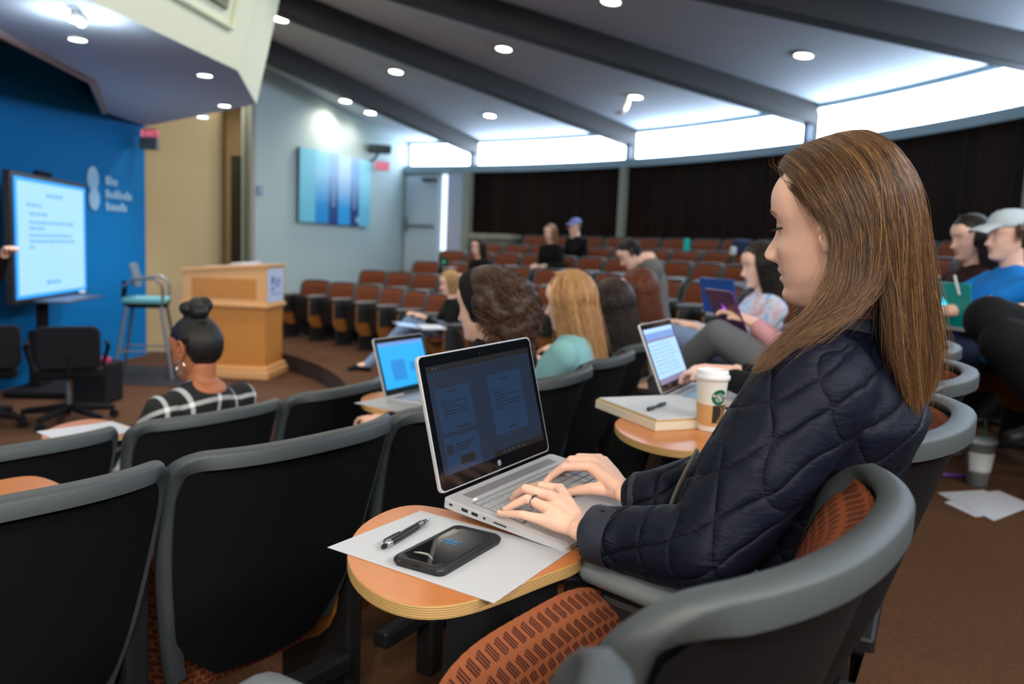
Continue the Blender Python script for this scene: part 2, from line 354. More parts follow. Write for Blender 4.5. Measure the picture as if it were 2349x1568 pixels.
# main ceiling lights on two rings, one pair per bay
mids = [(BP[i]+BP[i+1])/2 for i in range(len(BP)-1)]
lights = [(66.0, 10.08), (52.4, 6.07), (66.2, 9.35)]
lights += [(a, 8.22) for a in (52.9, 36.3, 18.9)]+[(a, 10.65) for a in (53.5, 36.3, 18.8)]
lights += [(a, 6.07) for a in (34.9, 17.7)+tuple(mids[3:6])]
lights += [(a, 8.22) for a in mids[3:7]]+[(a, 10.65) for a in mids[3:7]]
names = {0: 'beside the pale side wall', 1: 'behind the canopy corner', 2: 'over the pale side wall hidden behind a beam'}
for i, (a, r) in enumerate(lights):
    p = pol(a, r, ZC(r)-.004); nn = V((-.113*math.cos(rad(a)), -.113*math.sin(rad(a)), -1)).normalized()
    lab = 'round recessed ceiling light '+(names.get(i) or ('on the %s ring, %s bay from side wall' % ('innermost' if r < 7 else 'middle' if r < 9 else 'outermost', ORD[min(8, sum(1 for b in BP if b > a))])))
    pw = (45 if a < -20 else 50) if r < 7 else (20 if a < -45 else 6 if a < 2 else 32) if r < 9 else (230 if a < -45 else 24)
    if i == 0: pw = 20
    if i == 2: pw = 60
    
    downlight(p, nn, .105, lab, 'round recessed ceiling lights', pw)
downlight(V((-4.45, 12.3, 3.7)), dn, .105, 'unseen added fill light before the dark doorway, hidden by the canopy', 'round recessed ceiling lights', 45)  # unseen lamp added to brighten the tan passage wall
# bracket spot fixture under the light in the third bay, small one near the second bay
p = pol(36.9, 10.62, ZC(10.6)); t = empty('ceiling_fixture', p, rad(36), 'small white fixture hanging beside the ceiling light over the back rows', 'fixture')
m = MB(); m.tube([(0, 0, 0), (-.0, .02, -.10), (-.05, .03, -.2)], .035, 10); m.build('bracket', TRIMW, t, smooth=True)
m = MB(); m.ball((-.02, .16, -.22), (.06, .09, .035)); m.build('sensor_head', TRIMW, t, smooth=True)
# ------------------------------------------------------------------ auditorium chairs
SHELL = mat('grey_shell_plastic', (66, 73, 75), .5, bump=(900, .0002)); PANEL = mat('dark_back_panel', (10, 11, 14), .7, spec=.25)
ARMP = mat('armrest_plastic', (105, 112, 115), .5, bump=(700, .0003)); STAN = mat('dark_stanchion', (24, 24, 26), .5); BOXG = mat('tablet_box', (38, 42, 46), .5)
WOODE = mat('plywood_edge', (196, 158, 98), .55)
def laminate():
    m = mat('orange_laminate', (222, 148, 82), .32); k = NT(m); x, y, z, v = k.xyz()
    mp = k.n('ShaderNodeMapping'); mp.inputs['Scale'].default_value = (40, 160, 40); k.l(v, mp.inputs[0])
    n = k.noise(mp.outputs[0], 1, 4); c = k.mix(n, lin((186, 108, 50)), lin((206, 134, 74))); k.l(c, k.b.inputs['Base Color']); return m
def plyedge():
    m = mat('layered_plywood_edge', (190, 150, 95), .6); k = NT(m); x, y, z, v = k.xyz(); f = k.m('FRACT', k.m('MULTIPLY', z, 330)); c = k.mix(k.m('GREATER_THAN', f, .55), lin((206, 172, 112)), lin((150, 112, 64)))
    k.l(c, k.b.inputs['Base Color']); return m
LAM = laminate(); OCH = mat('ochre_plywood', (150, 96, 40), .5); PLY = plyedge()
def fabric(nm, base, dark, sc_=1.0):
    m = mat(nm, base, .9, spec=.15); k = NT(m); uv = k.n('ShaderNodeUVMap'); sp = k.n('ShaderNodeSeparateXYZ'); k.l(uv.outputs[0], sp.inputs[0]); u, v = sp.outputs[0], sp.outputs[1]
    P = 48*sc_; uu = k.m('MULTIPLY', u, P); vv = k.m('MULTIPLY', v, P*1.35)
    row = k.m('FLOOR', vv); sh = k.m('MULTIPLY', k.m('MODULO', row, 2), .5); fu = k.m('FRACT', k.m('ADD', k.m('ADD', uu, sh), k.m('MULTIPLY', k.m('FRACT', vv), .25))); fv = k.m('FRACT', vv)
    def box(a, lo, hi): return k.m('MULTIPLY', k.m('GREATER_THAN', a, lo), k.m('LESS_THAN', a, hi))
    blk = k.m('MULTIPLY', box(fu, .06, .80), box(fv, .14, .90))
    st = k.m('GREATER_THAN', k.m('FRACT', k.m('MULTIPLY', fu, 4.05)), .30)
    st2 = k.m('LESS_THAN', k.m('ABSOLUTE', k.m('SUBTRACT', fv, k.m('ADD', .36, k.m('MULTIPLY', fu, .34)))), .36)
    pat = k.m('MULTIPLY', k.m('MULTIPLY', blk, st), st2)
    rib = k.m('FRACT', k.m('MULTIPLY', k.m('ADD', u, k.m('MULTIPLY', v, .3)), 420*sc_)); ribm = k.m('GREATER_THAN', rib, .5)
    c1 = k.mix(ribm, lin(base), lin(tuple(int(q*.78) for q in base))); c2 = k.mix(ribm, lin(dark), lin(tuple(int(q*.75) for q in dark)))
    k.l(k.mix(pat, c1, c2), k.b.inputs['Base Color']); k.bump(rib, .0006, .6); return m
FAB = fabric('brown_patterned_fabric', (150, 86, 54), (76, 38, 30)); FABB = fabric('orange_patterned_fabric', (150, 84, 54), (82, 44, 35))
ZT = .83
def hw(z):
    t = max(0, (ZT-z)/.52); return .295-.075*t*t
def sx(y, z, o=0):
    t = max(0.0, (ZT-z)); return .098*(1-(abs(y)/.30)**2.4)-.035-.30*t-.10*max(0, t-.35)+.12*max(0, .05-t)+o
def shell_outline(n=10, zb=.30):
    pts = []; rc = .055
    for k in range(12): z = zb+(ZT-rc-zb)*k/12; pts.append((-hw(z), z))
    for k in range(7):
        a = math.pi/2*k/6; pts.append((-hw(ZT)+rc-rc*math.cos(a), ZT-rc+rc*math.sin(a)))
    top = 20
    for k in range(1, top): pts.append((-(hw(ZT)-rc)+2*(hw(ZT)-rc)*k/top, ZT+.006*math.sin(math.pi*k/top)))
    r = [(-y, z) for y, z in pts[:19]][::-1]; return pts+r
def make_chair(down):
    t = empty('auditorium_chair')
    # rim: swept lip around the outline
    o = shell_outline(); m = MB(); rings = []; n = len(o)
    for i, (y, z) in enumerate(o):
        y0, z0 = o[max(0, i-1)]; y1, z1 = o[min(n-1, i+1)]; tx, tz = y1-y0, z1-z0; l = math.hypot(tx, tz); tx /= l; tz /= l; ny, nz = -tz, tx  # outward
        if (y*ny+(z-.6)*nz) < 0: ny, nz = -ny, -nz
        w = .039; th = .011
        prof = [(-w*.5, -.008), (-w*.5, -th*.4), (-w*.42, .0), (0, .006), (w*.42, .0), (w*.5, -th*.4), (w*.5, -.030), (w*.22, -.034), (-w*.2, -.022)]
        rings.append([V((sx(y, z, -.002)+a, y+ny*b, z+nz*b)) for a, b in prof])
    m.rings(rings); m.build('rim', SHELL, t, smooth=50)
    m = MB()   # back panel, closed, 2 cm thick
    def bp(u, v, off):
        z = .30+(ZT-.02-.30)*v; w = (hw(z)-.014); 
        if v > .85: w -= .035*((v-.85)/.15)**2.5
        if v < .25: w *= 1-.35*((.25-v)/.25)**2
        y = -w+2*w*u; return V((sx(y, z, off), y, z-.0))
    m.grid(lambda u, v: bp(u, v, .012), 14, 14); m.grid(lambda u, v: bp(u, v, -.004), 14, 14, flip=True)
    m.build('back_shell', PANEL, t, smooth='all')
    m = MB()   # cushion
    def cu(u, v):
        e = (1-abs(2*u-1)**5)*(1-abs(2*v-1)**5); z = .36+(ZT-.018-.36)*v; w = hw(z)-.017-.02*(abs(2*v-1)**6)
        y = -w+2*w*u; return V((sx(y, z, -.012-.05*max(0, e)**.5), y, z))
    m.grid(cu, 18, 18, flip=True, uvf=lambda u, v: (u*.5, v*.42)); m.build('back_cushion', FABB, t, smooth='all')
    # seat
    m = MB(); sw, sl = .222, .45
    def seatm(top):
        if down: return lambda a, b, h: V((-.10-sl*a, b, .43+h+.02*a))
        return lambda a, b, h: V((-.19-.12*a-.03-h*.98+.0, b, .215+.405*a+.1*h))
    sm = seatm(True)
    def sp2(u, v):
        a, b = u, (2*v-1)*sw; rr = .18
        cx = abs(2*v-1); f = 1-(.10*(cx**4))*(a > .5)*(a-.5)*2; e = (1-abs(2*u-1)**6)*(1-cx**6)
        return sm(a*f, b*(1-.10*(abs(2*u-1)**4)*(u > .5)), .045*max(0, e)**.4 if down else -.055*max(0, e)**.4)
    m.grid(sp2, 16, 16, flip=not down, uvf=lambda u, v: (v*.47, u*.45))
    s = m.build('seat_cushion', FAB, t, smooth='all')
    m = MB()
    def sp3(u, v):
        a, b = u, (2*v-1)*sw; cx = abs(2*v-1); f = 1-(.10*(cx**4))*(a > .5)*(a-.5)*2; e = (1-abs(2*u-1)**8)*(1-cx**8)
        return sm(a*f, b*(1-.10*(abs(2*u-1)**4)*(u > .5)), -.02*max(0, e)**.4 if down else .02*max(0, e)**.4)
    m.grid(sp3, 12, 12, flip=down); m.build('seat_pan', STAN, s, smooth='all')
    # stanchion, armrest, stored tablet on the far (+y) side
    m = MB(); m.box((-.24, .275, .30), (.26, .05, .60)); m.box((-.22, .275, .02), (.34, .07, .04)); m.build('stanchion', STAN, t, bevel=.01)
    m = MB(); m.rings([[V((x, .272+w*math.cos(a), .625+h*math.sin(a)+dz)) for a in [2*math.pi*k/12 for k in range(12)]] for x, w, h, dz in ((-.44, .012, .01, 0), (-.43, .033, .018, 0), (-.38, .04, .022, 0), (-.2, .042, .024, .0), (-.15, .04, .024, .0), (-.12, .02, .012, 0))])
    m.build('armrest', ARMP, t, smooth=True)
    m = MB(); pl = [(-.42, .34), (-.44, .40), (-.44, .6), (-.14, .6), (-.14, .40), (-.16, .34), (-.22, .29), (-.29, .275), (-.36, .29)]
    pl = [(-.44+.30*k/8, 0) for k in range(0)] or pl
    pts = [(x, z) for x, z in [(-.44, .58), (-.44, .34)]+[(-.29-.15*math.cos(math.pi*k/10), .34-.15*math.sin(math.pi*k/10)) for k in range(1, 10)]+[(-.14, .34), (-.14, .58)]]
    m.rings([[V((x, y, z)) for x, z in pts] for y in (.243, .229)]); m.build('stored_tablet', OCH, t, bevel=.003)
    m = MB(); m.box((-.29, .236, .48), (.27, .030, .22)); m.build('tablet_housing', BOXG, t, bevel=.008)
    m = MB(); m.box((-.10, 0, .19), (.05, .46, .05)); m.box((-.10, 0, .09), (.06, .06, .18)); m.build('pedestal', STAN, t, bevel=.01)
    return t
CH_UP = make_chair(False); CH_DN = make_chair(True)
used = {'u': False, 'd': False}
CHAIRS = {}
def place_chair(phi, r, z, down, label, group):
    src = CH_DN if down else CH_UP; key = 'd' if down else 'u'
    t = src if not used[key] else copy_tree(src); used[key] = True
    a = rad(phi); t.location = pol(phi, r, z); t.rotation_euler = (0, 0, a); tag(t, label, 'chair', group); return t
# rows: name, radius, floor z, pitch deg, ranges (start, end), occupied centres
rows = [
 ('front row', 6.9, -.31, 5.2, (-46.3, -19.0)),
 ('far front row', 6.9, -.31, 5.0, (14.0, 56.0)),
 ('second row', 7.84, -.155, 4.35, (-43.25, 53.5)),
 ('third row', 8.97, 0, 4.45, (-41.1, 55.5)),
 ('fourth row', 10.0, .18, 3.6, (-17.5, 55.5)),
 ('fifth row', 10.95, .34, 3.3, (-2, 56.0)),
 ('back row', 11.72, .53, 3.1, (2, 52.5))]
OCC = {'front row': [-30.7], 'far front row': [19], 'second row': [-25.85, -21.5, -17.15, -12.8, 4.6], 'third row': [-32.2, -27.75, -18.85, -9.95, 43.45], 'fourth row': [-17.5, -13.9, -10.3, 40.1], 'fifth row': [40.9], 'back row': []}
ROWCH = {}
for nm, r, z, pitch, (a0, a1) in rows:
    n = int((a1-a0)/pitch)+1
    for k in range(n):
        a = a0+k*pitch+(.35 if (nm == 'third row' and k == 0) else 0); occ = any(abs(a-o) < pitch*.5 for o in OCC.get(nm, [])); far = n-1-k
        w = '%s from its near end' % ORD[min(k, 29)] if (k <= far or nm == 'front row') else '%s from its side wall end' % ORD[min(far, 29)]
        ROWCH[(nm, k)] = place_chair(a, r, z, occ, 'brown cushioned grey chair in the %s, %s' % (nm, w), 'auditorium chairs in the '+nm)
# ------------------------------------------------------------------ laptop, paper, phone, pen on the nearest writing tablet
TABZ = .645
def poly_slab(mb, pts, th, mi_top=0, mi_side=1):
    n = len(pts); o = mb.add([V(p) for p in pts]+[V(p)-V((0, 0, th)) for p in pts], [tuple(range(n))], mi_top)
    mb.f.append(tuple(o+n+i for i in range(n-1, -1, -1))); mb.m.append(mi_side)
    for i in range(n): j = (i+1) % n; mb.f.append((o+i, o+n+i, o+n+j, o+j)); mb.m.append(mi_side)
def smooth_closed(pts, it=2):
    for _ in range(it):
        q = []
        for i in range(len(pts)):
            a, b = pts[i], pts[(i+1) % len(pts)]; q += [a.lerp(b, .25), a.lerp(b, .75)]
        pts = q
    return pts
TABPX = [(1342, 1270), (1334, 1255), (1250, 1228), (1120, 1190), (1010, 1163), (940, 1155), (878, 1172), (820, 1208), (796, 1255), (797, 1290), (815, 1325), (858, 1360), (920, 1384), (990, 1392), (1070, 1382), (1160, 1352), (1250, 1316), (1325, 1290)]
tab_world = smooth_closed([atz(x, y, TABZ) for x, y in TABPX], 2)
wch = ROWCH[('third row', 2)]; wchM = Matrix.Translation(wch.location) @ Matrix.Rotation(wch.rotation_euler.z, 4, 'Z')
TAB_LOCAL = [wchM.inverted() @ p for p in tab_world]
def add_tablet(chair, dphi=0, dr=0, rot=0, dz=0):
    """an unfolded writing tablet on its arm, part of the chair"""
    c = sum(TAB_LOCAL, V())/len(TAB_LOCAL); t = V((dr, rad(dphi)*8.4, dz)); Rm = Matrix.Rotation(rad(rot), 3, 'Z')
    pts = [Rm @ (p-c)+c+t for p in TAB_LOCAL]; m = MB(); poly_slab(m, pts, .018)
    o = m.build('writing_tablet', [LAM, PLY], chair, bevel=.0015); cc = Rm @ V((0, 0, 0))+c+t
    m = MB(); m.tube([(cc.x+.04, cc.y+.04, .618), (cc.x+.10, cc.y+.10, .606), (-.26, -.36, .57)], .011, 8); m.build('tablet_arm', STAN, chair, smooth=True)
    return pts
add_tablet(wch)
A0, A1 = wchM.inverted() @ atz(1352, 1296, .625), wchM.inverted() @ atz(1660, 1415, .62)
dA = (A1-A0).normalized(); nA_ = V((-dA.y, dA.x, 0)); m = MB()
m.rings([[A0.lerp(A1, t)+nA_*(w*math.cos(q))+V((0, 0, h*math.sin(q))) for q in [2*math.pi*i/14 for i in range(14)]] for t, w, h in ((-.02, .01, .008), (0, .028, .016), (.06, .036, .02), (.9, .038, .022), (1, .02, .012))]); m.build('tablet_armrest', ARMP, wch, smooth=True)
m = MB(); cA = A0.lerp(A1, .6); m.box((cA.x, cA.y, .45), (.20, .04, .30), math.atan2(dA.y, dA.x)); m.build('armrest_bracket', STAN, wch, bevel=.01)
PAPERM = mat('white_paper', (194, 198, 205), .8)
def sheet(name, pts, z, mats, label, cat, group=None, th=.0006):
    m = MB(); c = sum(pts, V())/len(pts); t = empty(name, (c.x, c.y, z)) if False else None
    m = MB(); poly_slab(m, [V((p.x-c.x, p.y-c.y, th)) for p in pts], th, 0, 0); o = m.build(name, mats); o.location = (c.x, c.y, z); return tag(o, label, cat, group)
pp = [atz(x, y, TABZ) for x, y in ((1133, 1384), (1310, 1263), (965, 1172), (751, 1256))]
sheet('paper_sheet', pp, TABZ+.0004, [PAPERM], 'blank white paper sheet lying under the phone and pen', 'paper')
# phone
CASE = mat('black_phone_case', (24, 26, 30), .45, bump=(500, .0002)); GLASSB = mat('phone_glass', (5, 9, 14), .08, spec=.6)
pc = atz(1031, 1257, TABZ+.008); pd = (atz(1107, 1214, TABZ+.012)-atz(955, 1296, TABZ+.012)); pd.z = 0; pa = math.atan2(pd.y, pd.x)
def rrect(w, h, r, n=5):
    out = []
    for cx, cy, a0 in ((w-r, h-r, 0), (-w+r, h-r, 90), (-w+r, -h+r, 180), (w-r, -h+r, 270)):
        for k in range(n+1): a = rad(a0+90*k/n); out.append((cx+r*math.cos(a), cy+r*math.sin(a)))
    return out
ph = empty('smartphone', (pc.x, pc.y, TABZ+.001), pa, 'black smartphone in a rugged case showing the time on its screen', 'phone')
PW, PH_ = .0795, .0405
m = MB(); sec = [(.001, -.002), (.0, .0), (.003, .001), (.008, .001), (.0115, .0), (.0130, -.0025), (.0130, -.0048), (.0108, -.0062)]
m.rings([[V((x*(PW+d)/PW, y*(PH_+d)/PH_, z)) for x, y in rrect(PW, PH_, .011)] for z, d in sec]); c_ = m.build('phone_case', CASE, ph, smooth=45)
m = MB()
for sx_ in (-1, 1):
    for sy_ in (-1, 1):
        m.ball((sx_*(PW-.009), sy_*(PH_-.009), .0065), (.0115, .0115, .0068), 14, 8)
m.build('corner_bumper', CASE, c_, smooth=True)
m = MB(); m.box((-PW, 0, .0065), (.0022, .013, .006)); m.build('port_cover', GLASSB, c_, bevel=.0006)
m = MB(); m.box((.022, -PH_-.0006, .0068), (.022, .0022, .0035)); m.box((.048, -PH_-.0006, .0068), (.012, .0022, .0035)); m.build('side_button', CASE, c_, bevel=.0006)
m = MB(); m.rings([[V((x, y, z)) for x, y in rrect(PW-.0055, PH_-.0055, .007)] for z in (.004, .0112)]); scn = m.build('touchscreen', GLASSB, ph, bevel=.0003)
m = MB(); m.tube([(-.060, -.012, .0117), (-.052, -.004, .0117), (-.046, .006, .0117), (-.047, .018, .0117), (-.050, .026, .0117)], [.0004, .0011, .0013, .0011, .0004], 6); m.build('scratch', mat('pale_scratch', (168, 170, 158), .6), scn)
def text(s, size, loc, rot, matr, parent, name='lettering', ext=.0003, align='CENTER', font=None, M=None, sx_=1):
    cu = bpy.data.curves.new(name, 'FONT'); cu.body = s; cu.size = size; cu.align_x = align; cu.align_y = 'CENTER'; cu.extrude = ext; cu.resolution_u = 3
    o = bpy.data.objects.new(name, cu); COL.objects.link(o); dg = bpy.context.evaluated_depsgraph_get(); me = bpy.data.meshes.new_from_object(o.evaluated_get(dg))
    bpy.data.objects.remove(o); o = bpy.data.objects.new(name, me); COL.objects.link(o); me.materials.append(matr)
    if M is not None:
        for v_ in me.vertices: v_.co = M @ v_.co
    else: o.location = loc; o.rotation_euler = rot
    o.parent = parent; return o
CLK = emit('clock_digits', (40, 140, 200), .9)
text('10:37', .0125, (.016, .006, .0116), (0, 0, rad(-90)), CLK, scn, 'clock_digits', .0001)
text('Tue, Nov 6', .0045, (.007, .006, .0116), (0, 0, rad(-90)), CLK, scn, 'date_line', .0001) if False else None
m = MB()
for k in range(5): m.box((.0065, .017-.0055*k, .0116), (.0016, .0035, .0002))
m.build('date_line', CLK, scn)
# pen
INK = mat('black_pen_barrel', (20, 21, 24), .35); CHR = mat('chrome', (200, 205, 210), .12, 1)
a_, b_ = atz(877, 1257, TABZ+.006), atz(977, 1196, TABZ+.006); d_ = (b_-a_); pl = .142
pn = empty('stylus_pen', (a_.x, a_.y, TABZ+.0072), math.atan2(d_.y, d_.x), 'black stylus pen with chrome rings lying on the paper sheet', 'pen')
MX = Matrix.Rotation(rad(90), 4, 'Y')
def lx(prof, name, m_, par, n=16): q = MB(); q.lathe([(r, x) for x, r in prof], n, M=Matrix(((0, 0, 1, 0), (0, 1, 0, 0), (-1, 0, 0, 0), (0, 0, 0, 1)))); return q.build(name, m_, par, smooth=35)
lx([(.022, .0048), (.03, .0055), (.075, .0061), (.10, .0055), (.118, .0050)], 'barrel', INK, pn)
lx([(0, .001), (.001, .003), (.004, .0038), (.008, .0036)], 'stylus_tip', mat('black_rubber', (15, 15, 16), .8), pn)
lx([(.008, .0036), (.010, .0042), (.014, .0038), (.018, .0050), (.022, .0050)], 'ferrule', CHR, pn)
for x in (.102, .107, .112): lx([(x, .0050), (x+.0005, .0058), (x+.0018, .0058), (x+.0023, .0050)], 'ring', CHR, pn)
lx([(.118, .0048), (.126, .0040), (.138, .0018), (.142, .0006)], 'tip_cone', CHR, pn)
m = MB(); m.tube([(.012, .005, .003), (.02, .0085, .003), (.045, .0095, .002), (.062, .0078, .002)], [.0014, .0018, .0018, .0012], 8); m.build('clip', CHR, pn, smooth=True)

# ------------------------------------------------------------------ laptops
ALU = mat('silver_aluminium', (196, 197, 200), .42, .25); ALUD = mat('hinge_dark', (30, 32, 34), .4); BEZ = mat('glossy_bezel', (10, 14, 18), .12, spec=.6)
KEYM = mat('silver_keys', (192, 195, 198), .45, .4); KEYB = mat('key_gap', (136, 140, 144), .6); GRL = mat('speaker_grille', (150, 150, 152), .5, .5, bump=(2500, .0004))
PORT = mat('port_black', (8, 8, 8), .6)
def screen_mats():
    return [emit('screen_base', (0, 30, 58), .55, .15), emit('screen_page', (0, 46, 84), .55, .15), emit('screen_bar', (3, 4, 6), .3, .15), emit('screen_text', (0, 20, 42), .5, .15), emit('screen_icon', (50, 76, 100), .5, .15)]
def laptop(M, w, d, lid, label, name='laptop', body=None, smats=None, content=None, lidcol=None, group=None, keys=True, logo=None, th=.016, group_=None, lidh=None, keym=None):
    body = body or ALU; t = empty(name, M=M, label=label, cat='laptop', group=group); lidh = lidh or d*.97
    m = MB(); r = .008; base = rrect(w/2, d/2, .009, 4)
    def zb(y): return -.009-(th-.009)*((y+d/2)/d)
    m.rings([[V((x*k+w/2, y*k-d/2, z if z is not None else zb(y))) for x, y in base] for k, z in ((.985, -.0), (1, -.0016), (1, None), (.975, None))][::-1]); b = m.build('keyboard_base', body, t, smooth=30)
    if keys:
        m = MB(); kx0, kx1 = w*.06, w*.94; ky0, ky1 = -d*.20, -d*.62; m.box(((kx0+kx1)/2, (ky0+ky1)/2, .0002), (kx1-kx0+.004, abs(ky1-ky0)+.004, .0003)); m.build('keyboard_well', KEYB if body is ALU else (keym or KEYB), b)
        m = MB(); rows_ = 6; rh = (ky1-ky0)/rows_
        for rI in range(rows_):
            n = 15; ws = [1]*n
            if rI == 5: ws = [1, 1, 1, 1, 5.2, 1, 1, 1, 1, 1, .8]
            if rI in (2, 3, 4): ws = [1.3+.25*(rI-2)]+[1]*11+[1.6]+[.9]
            tot = sum(ws); x = kx0
            for q in ws:
                kw = (kx1-kx0)*q/tot; m.box((x+kw/2, ky0+rh*(rI+.5), .0012), (kw-.0028, abs(rh)*(.55 if rI == 0 else 1)-.0028, .0018)); x += kw
        m.build('keyboard', keym or KEYM, b, bevel=.0004)
        m = MB(); m.box((w*.5, -d*.815, .0002), (w*.30, d*.30, .0006)); m.build('touchpad', body, b, bevel=.001)
        m = MB(); m.box((w*.5, -d*.105, .0002), (w*.80, d*.085, .0006)); m.build('speaker_grille', GRL if body is ALU else body, b)
    L = Matrix.Rotation(-lid, 4, 'X')      # lid rotates back
    LM = Matrix.Translation((0, .002, 0)) @ Matrix(((1, 0, 0, 0), (0, math.cos(lid), math.sin(lid), 0), (0, -math.sin(lid), math.cos(lid), 0), (0, 0, 0, 1)))
    pr = [(x+w/2, z+lidh/2+.004) for x, z in rrect(w/2, lidh/2, .010, 5)]
    m = MB(); m.rings([[LM @ V((x, y, z)) for x, z in pr] for y in (.0, .0012, .0055, .0065)]); ld = m.build('lid', lidcol or body, t, bevel=.0008, smooth=30)
    m = MB(); pr2 = [((x-w/2)*.985+w/2, (z-.004-lidh/2)*.978+lidh/2+.004) for x, z in pr]; m.rings([[LM @ V((x, y, z)) for x, z in pr2] for y in (.0003, -.0004)]); m.build('bezel', BEZ, ld)
    m = MB(); x0, x1, z0, z1 = w*.045, w*.955, lidh*.13, lidh*.93
    SM = LM @ Matrix(((x1-x0, 0, 0, x0), (0, 0, 1, -.0010), (0, z1-z0, 0, z0), (0, 0, 0, 1)))
    def rc(u0, v0, u1, v1, mi, dep=0): m.add([SM @ V((u, v, -dep*.0002)) for u, v in ((u0, v0), (u1, v0), (u1, v1), (u0, v1))], [(0, 1, 2, 3)], mi)
    rc(0, 0, 1, 1, 0)
    if content: content(rc)
    m.build('screen', smats or screen_mats(), ld)
    return t, b, ld, SM, LM
SM_MAIN = screen_mats()
def main_content(rc):
    rc(0, .945, 1, 1, 2, 1); rc(.47, 0, 1, .055, 2, 1)
    rc(.04, .37, .35, .78, 1, 1); rc(.52, .20, .87, .80, 1, 1); rc(.04, .0, .35, .33, 1, 1)
    for x0, x1, y0 in ((.14, .22, .735), (.64, .75, .735)): rc(x0, y0, x1, y0+.012, 3, 2)
    for k, (a, b) in enumerate(((.07, .13), (.08, .30), (.08, .20), (.08, .31), (.08, .28), (.08, .31), (.08, .13))): rc(a, .665-k*.027, b, .675-k*.027, 3, 2)
    for k, (a, b) in enumerate(((.56, .62), (.57, .66), (.57, .82), (.57, .68), (.57, .83), (.57, .80), (.58, .63))): rc(a, .64-k*.033, b, .652-k*.033, 3, 2)
    for k in range(3): rc(.14, .24-k*.028, .31-.03*k, .255-k*.028, 3, 2)
    rc(.055, .17, .11, .26, 3, 2); rc(.16, .05, .29, .13, 2, 2); rc(.18, .39, .30, .405, 3, 2); rc(.66, .235, .75, .26, 3, 2)
    for k in range(6): rc(.05+.03*k, .965, .065+.03*k, .98, 4 if k < 2 else 3, 2)
    for k in range(5): rc(.56+.05*k, .018, .572+.05*k, .036, 4, 2)
    for k in range(14): rc(.05+.065*k, .86, .085+.065*k, .875, 3, 2); rc(.05+.065*k, .90, .075+.065*k, .91, 3, 2)
c0, s0 = V((.561, .827, .035)).normalized(), V((-.824, .555, .111)).normalized(); z0_ = c0.cross(s0).normalized(); s0 = z0_.cross(c0)
LMAIN = Matrix((c0, s0, z0_)).transposed().to_4x4(); LMAIN.translation = V((-.101, 1.266, .680))
LAP, LB, LL, SMX, LMX = laptop(LMAIN, .330, .232, .355, 'open silver laptop with dark blue screen under the typing hands', content=main_content, smats=SM_MAIN)
WL, DL = .330, .232
m = MB(); m.box((WL*.105, -DL*.17, .0005), (.008, .0025, .0006)); m.build('power_light', emit('led_white', (235, 245, 255), 3), LB)
m = MB()
for y, hgt, l in ((-.018, .003, .006), (-.046, .0046, .012), (-.066, .0046, .012), (-.085, .0032, .0034), (-.115, .0018, .024)): m.box((-.0002, y, -.0065), (.0012, l, hgt))
m.build('port', PORT, LB)
# hp style round badge and camera
m = MB(); m.lathe([(.0052, 0), (.0052, .0004), (.001, .0004)], 24, M=SMX @ Matrix.Translation((.5, -.062, 0)) @ Matrix.Diagonal((1/(WL*.91), 1/(DL*.97*.8), 1, 1))); m.build('badge', mat('badge_silver', (190, 195, 200), .3, .6), LL)
text('hp', .0075, None, None, PORT, LL, 'badge_letters', .0001, M=SMX @ Matrix.Translation((.5, -.062, .0006)) @ Matrix.Diagonal((1/(WL*.91), 1/(DL*.97*.8), 1, 1)) @ Matrix.Shear('XY', 4, (.0, 0)))
m = MB(); m.lathe([(.0016, .0), (.0016, .0005), (.0002, .0005)], 16, M=SMX @ Matrix.Translation((.5, 1.035, 0)) @ Matrix.Diagonal((1/(WL*.91), 1/(DL*.97*.8), 1, 1))); m.build('webcam', PORT, LL)

# ------------------------------------------------------------------ neighbour's tablet: notebook, coffee cup, pen
n12 = ROWCH[('third row', 3)]; T12 = add_tablet(n12, 2.25, -.03, -6)
cc = atz(1626, 985, TABZ)
CUPW = mat('paper_cup', (226, 226, 220), .6); LIDW = mat('cup_lid', (232, 234, 238), .35); KRAFT = mat('kraft_sleeve', (206, 160, 106), .8); GREEN = mat('logo_green', (0, 98, 70), .6); SLVD = mat('sleeve_print', (40, 36, 26), .8)
cup = empty('coffee_cup', (cc.x, cc.y, TABZ+.001), 0, 'white paper coffee cup with kraft sleeve and round green emblem', 'cup')
k_ = 1.02
def cr_(z): return .0275+.0125*z/.135
m = MB(); m.lathe([(cr_(0)-.001, .004), (cr_(0), .0), (cr_(.135), .135)], 40); m.build('cup_body', CUPW, cup, smooth=40)
m = MB(); m.lathe([(.0425, .130), (.0440, .132), (.0445, .138), (.0430, .141), (.0405, .142), (.0390, .152), (.0370, .154), (.0345, .151), (.002, .150)], 40); m.build('cup_lid', LIDW, cup, smooth=40)
m = MB(); zz = [.018, .072]; nS = 48; m.rings([[V((( cr_(z)+o)*math.cos(2*math.pi*k/nS), (cr_(z)+o)*math.sin(2*math.pi*k/nS), z+.004*math.sin(2*math.pi*k/nS))) for k in range(nS)] for z, o in ((zz[0], .0005), (zz[0], .0018), (zz[1], .0018), (zz[1], .0005))], cap=False); sl = m.build('sleeve', KRAFT, cup, smooth=40)
def on_cup(a, z, o): r = cr_(z)+o; return V((r*math.cos(a), r*math.sin(a), z))
fa = math.atan2(-cc.y, -cc.x)+rad(26)
def decal(name, fn, m_, par, o=.0022, nu=16, nv=10):
    q = MB(); q.grid(lambda u, v: on_cup(fa+fn(u, v)[0]/.035, fn(u, v)[1], o), nu, nv); return q.build(name, m_, par, smooth='all')
decal('sleeve_print', lambda u, v: (-.010+.055*u, .022+.046*v), SLVD, sl)
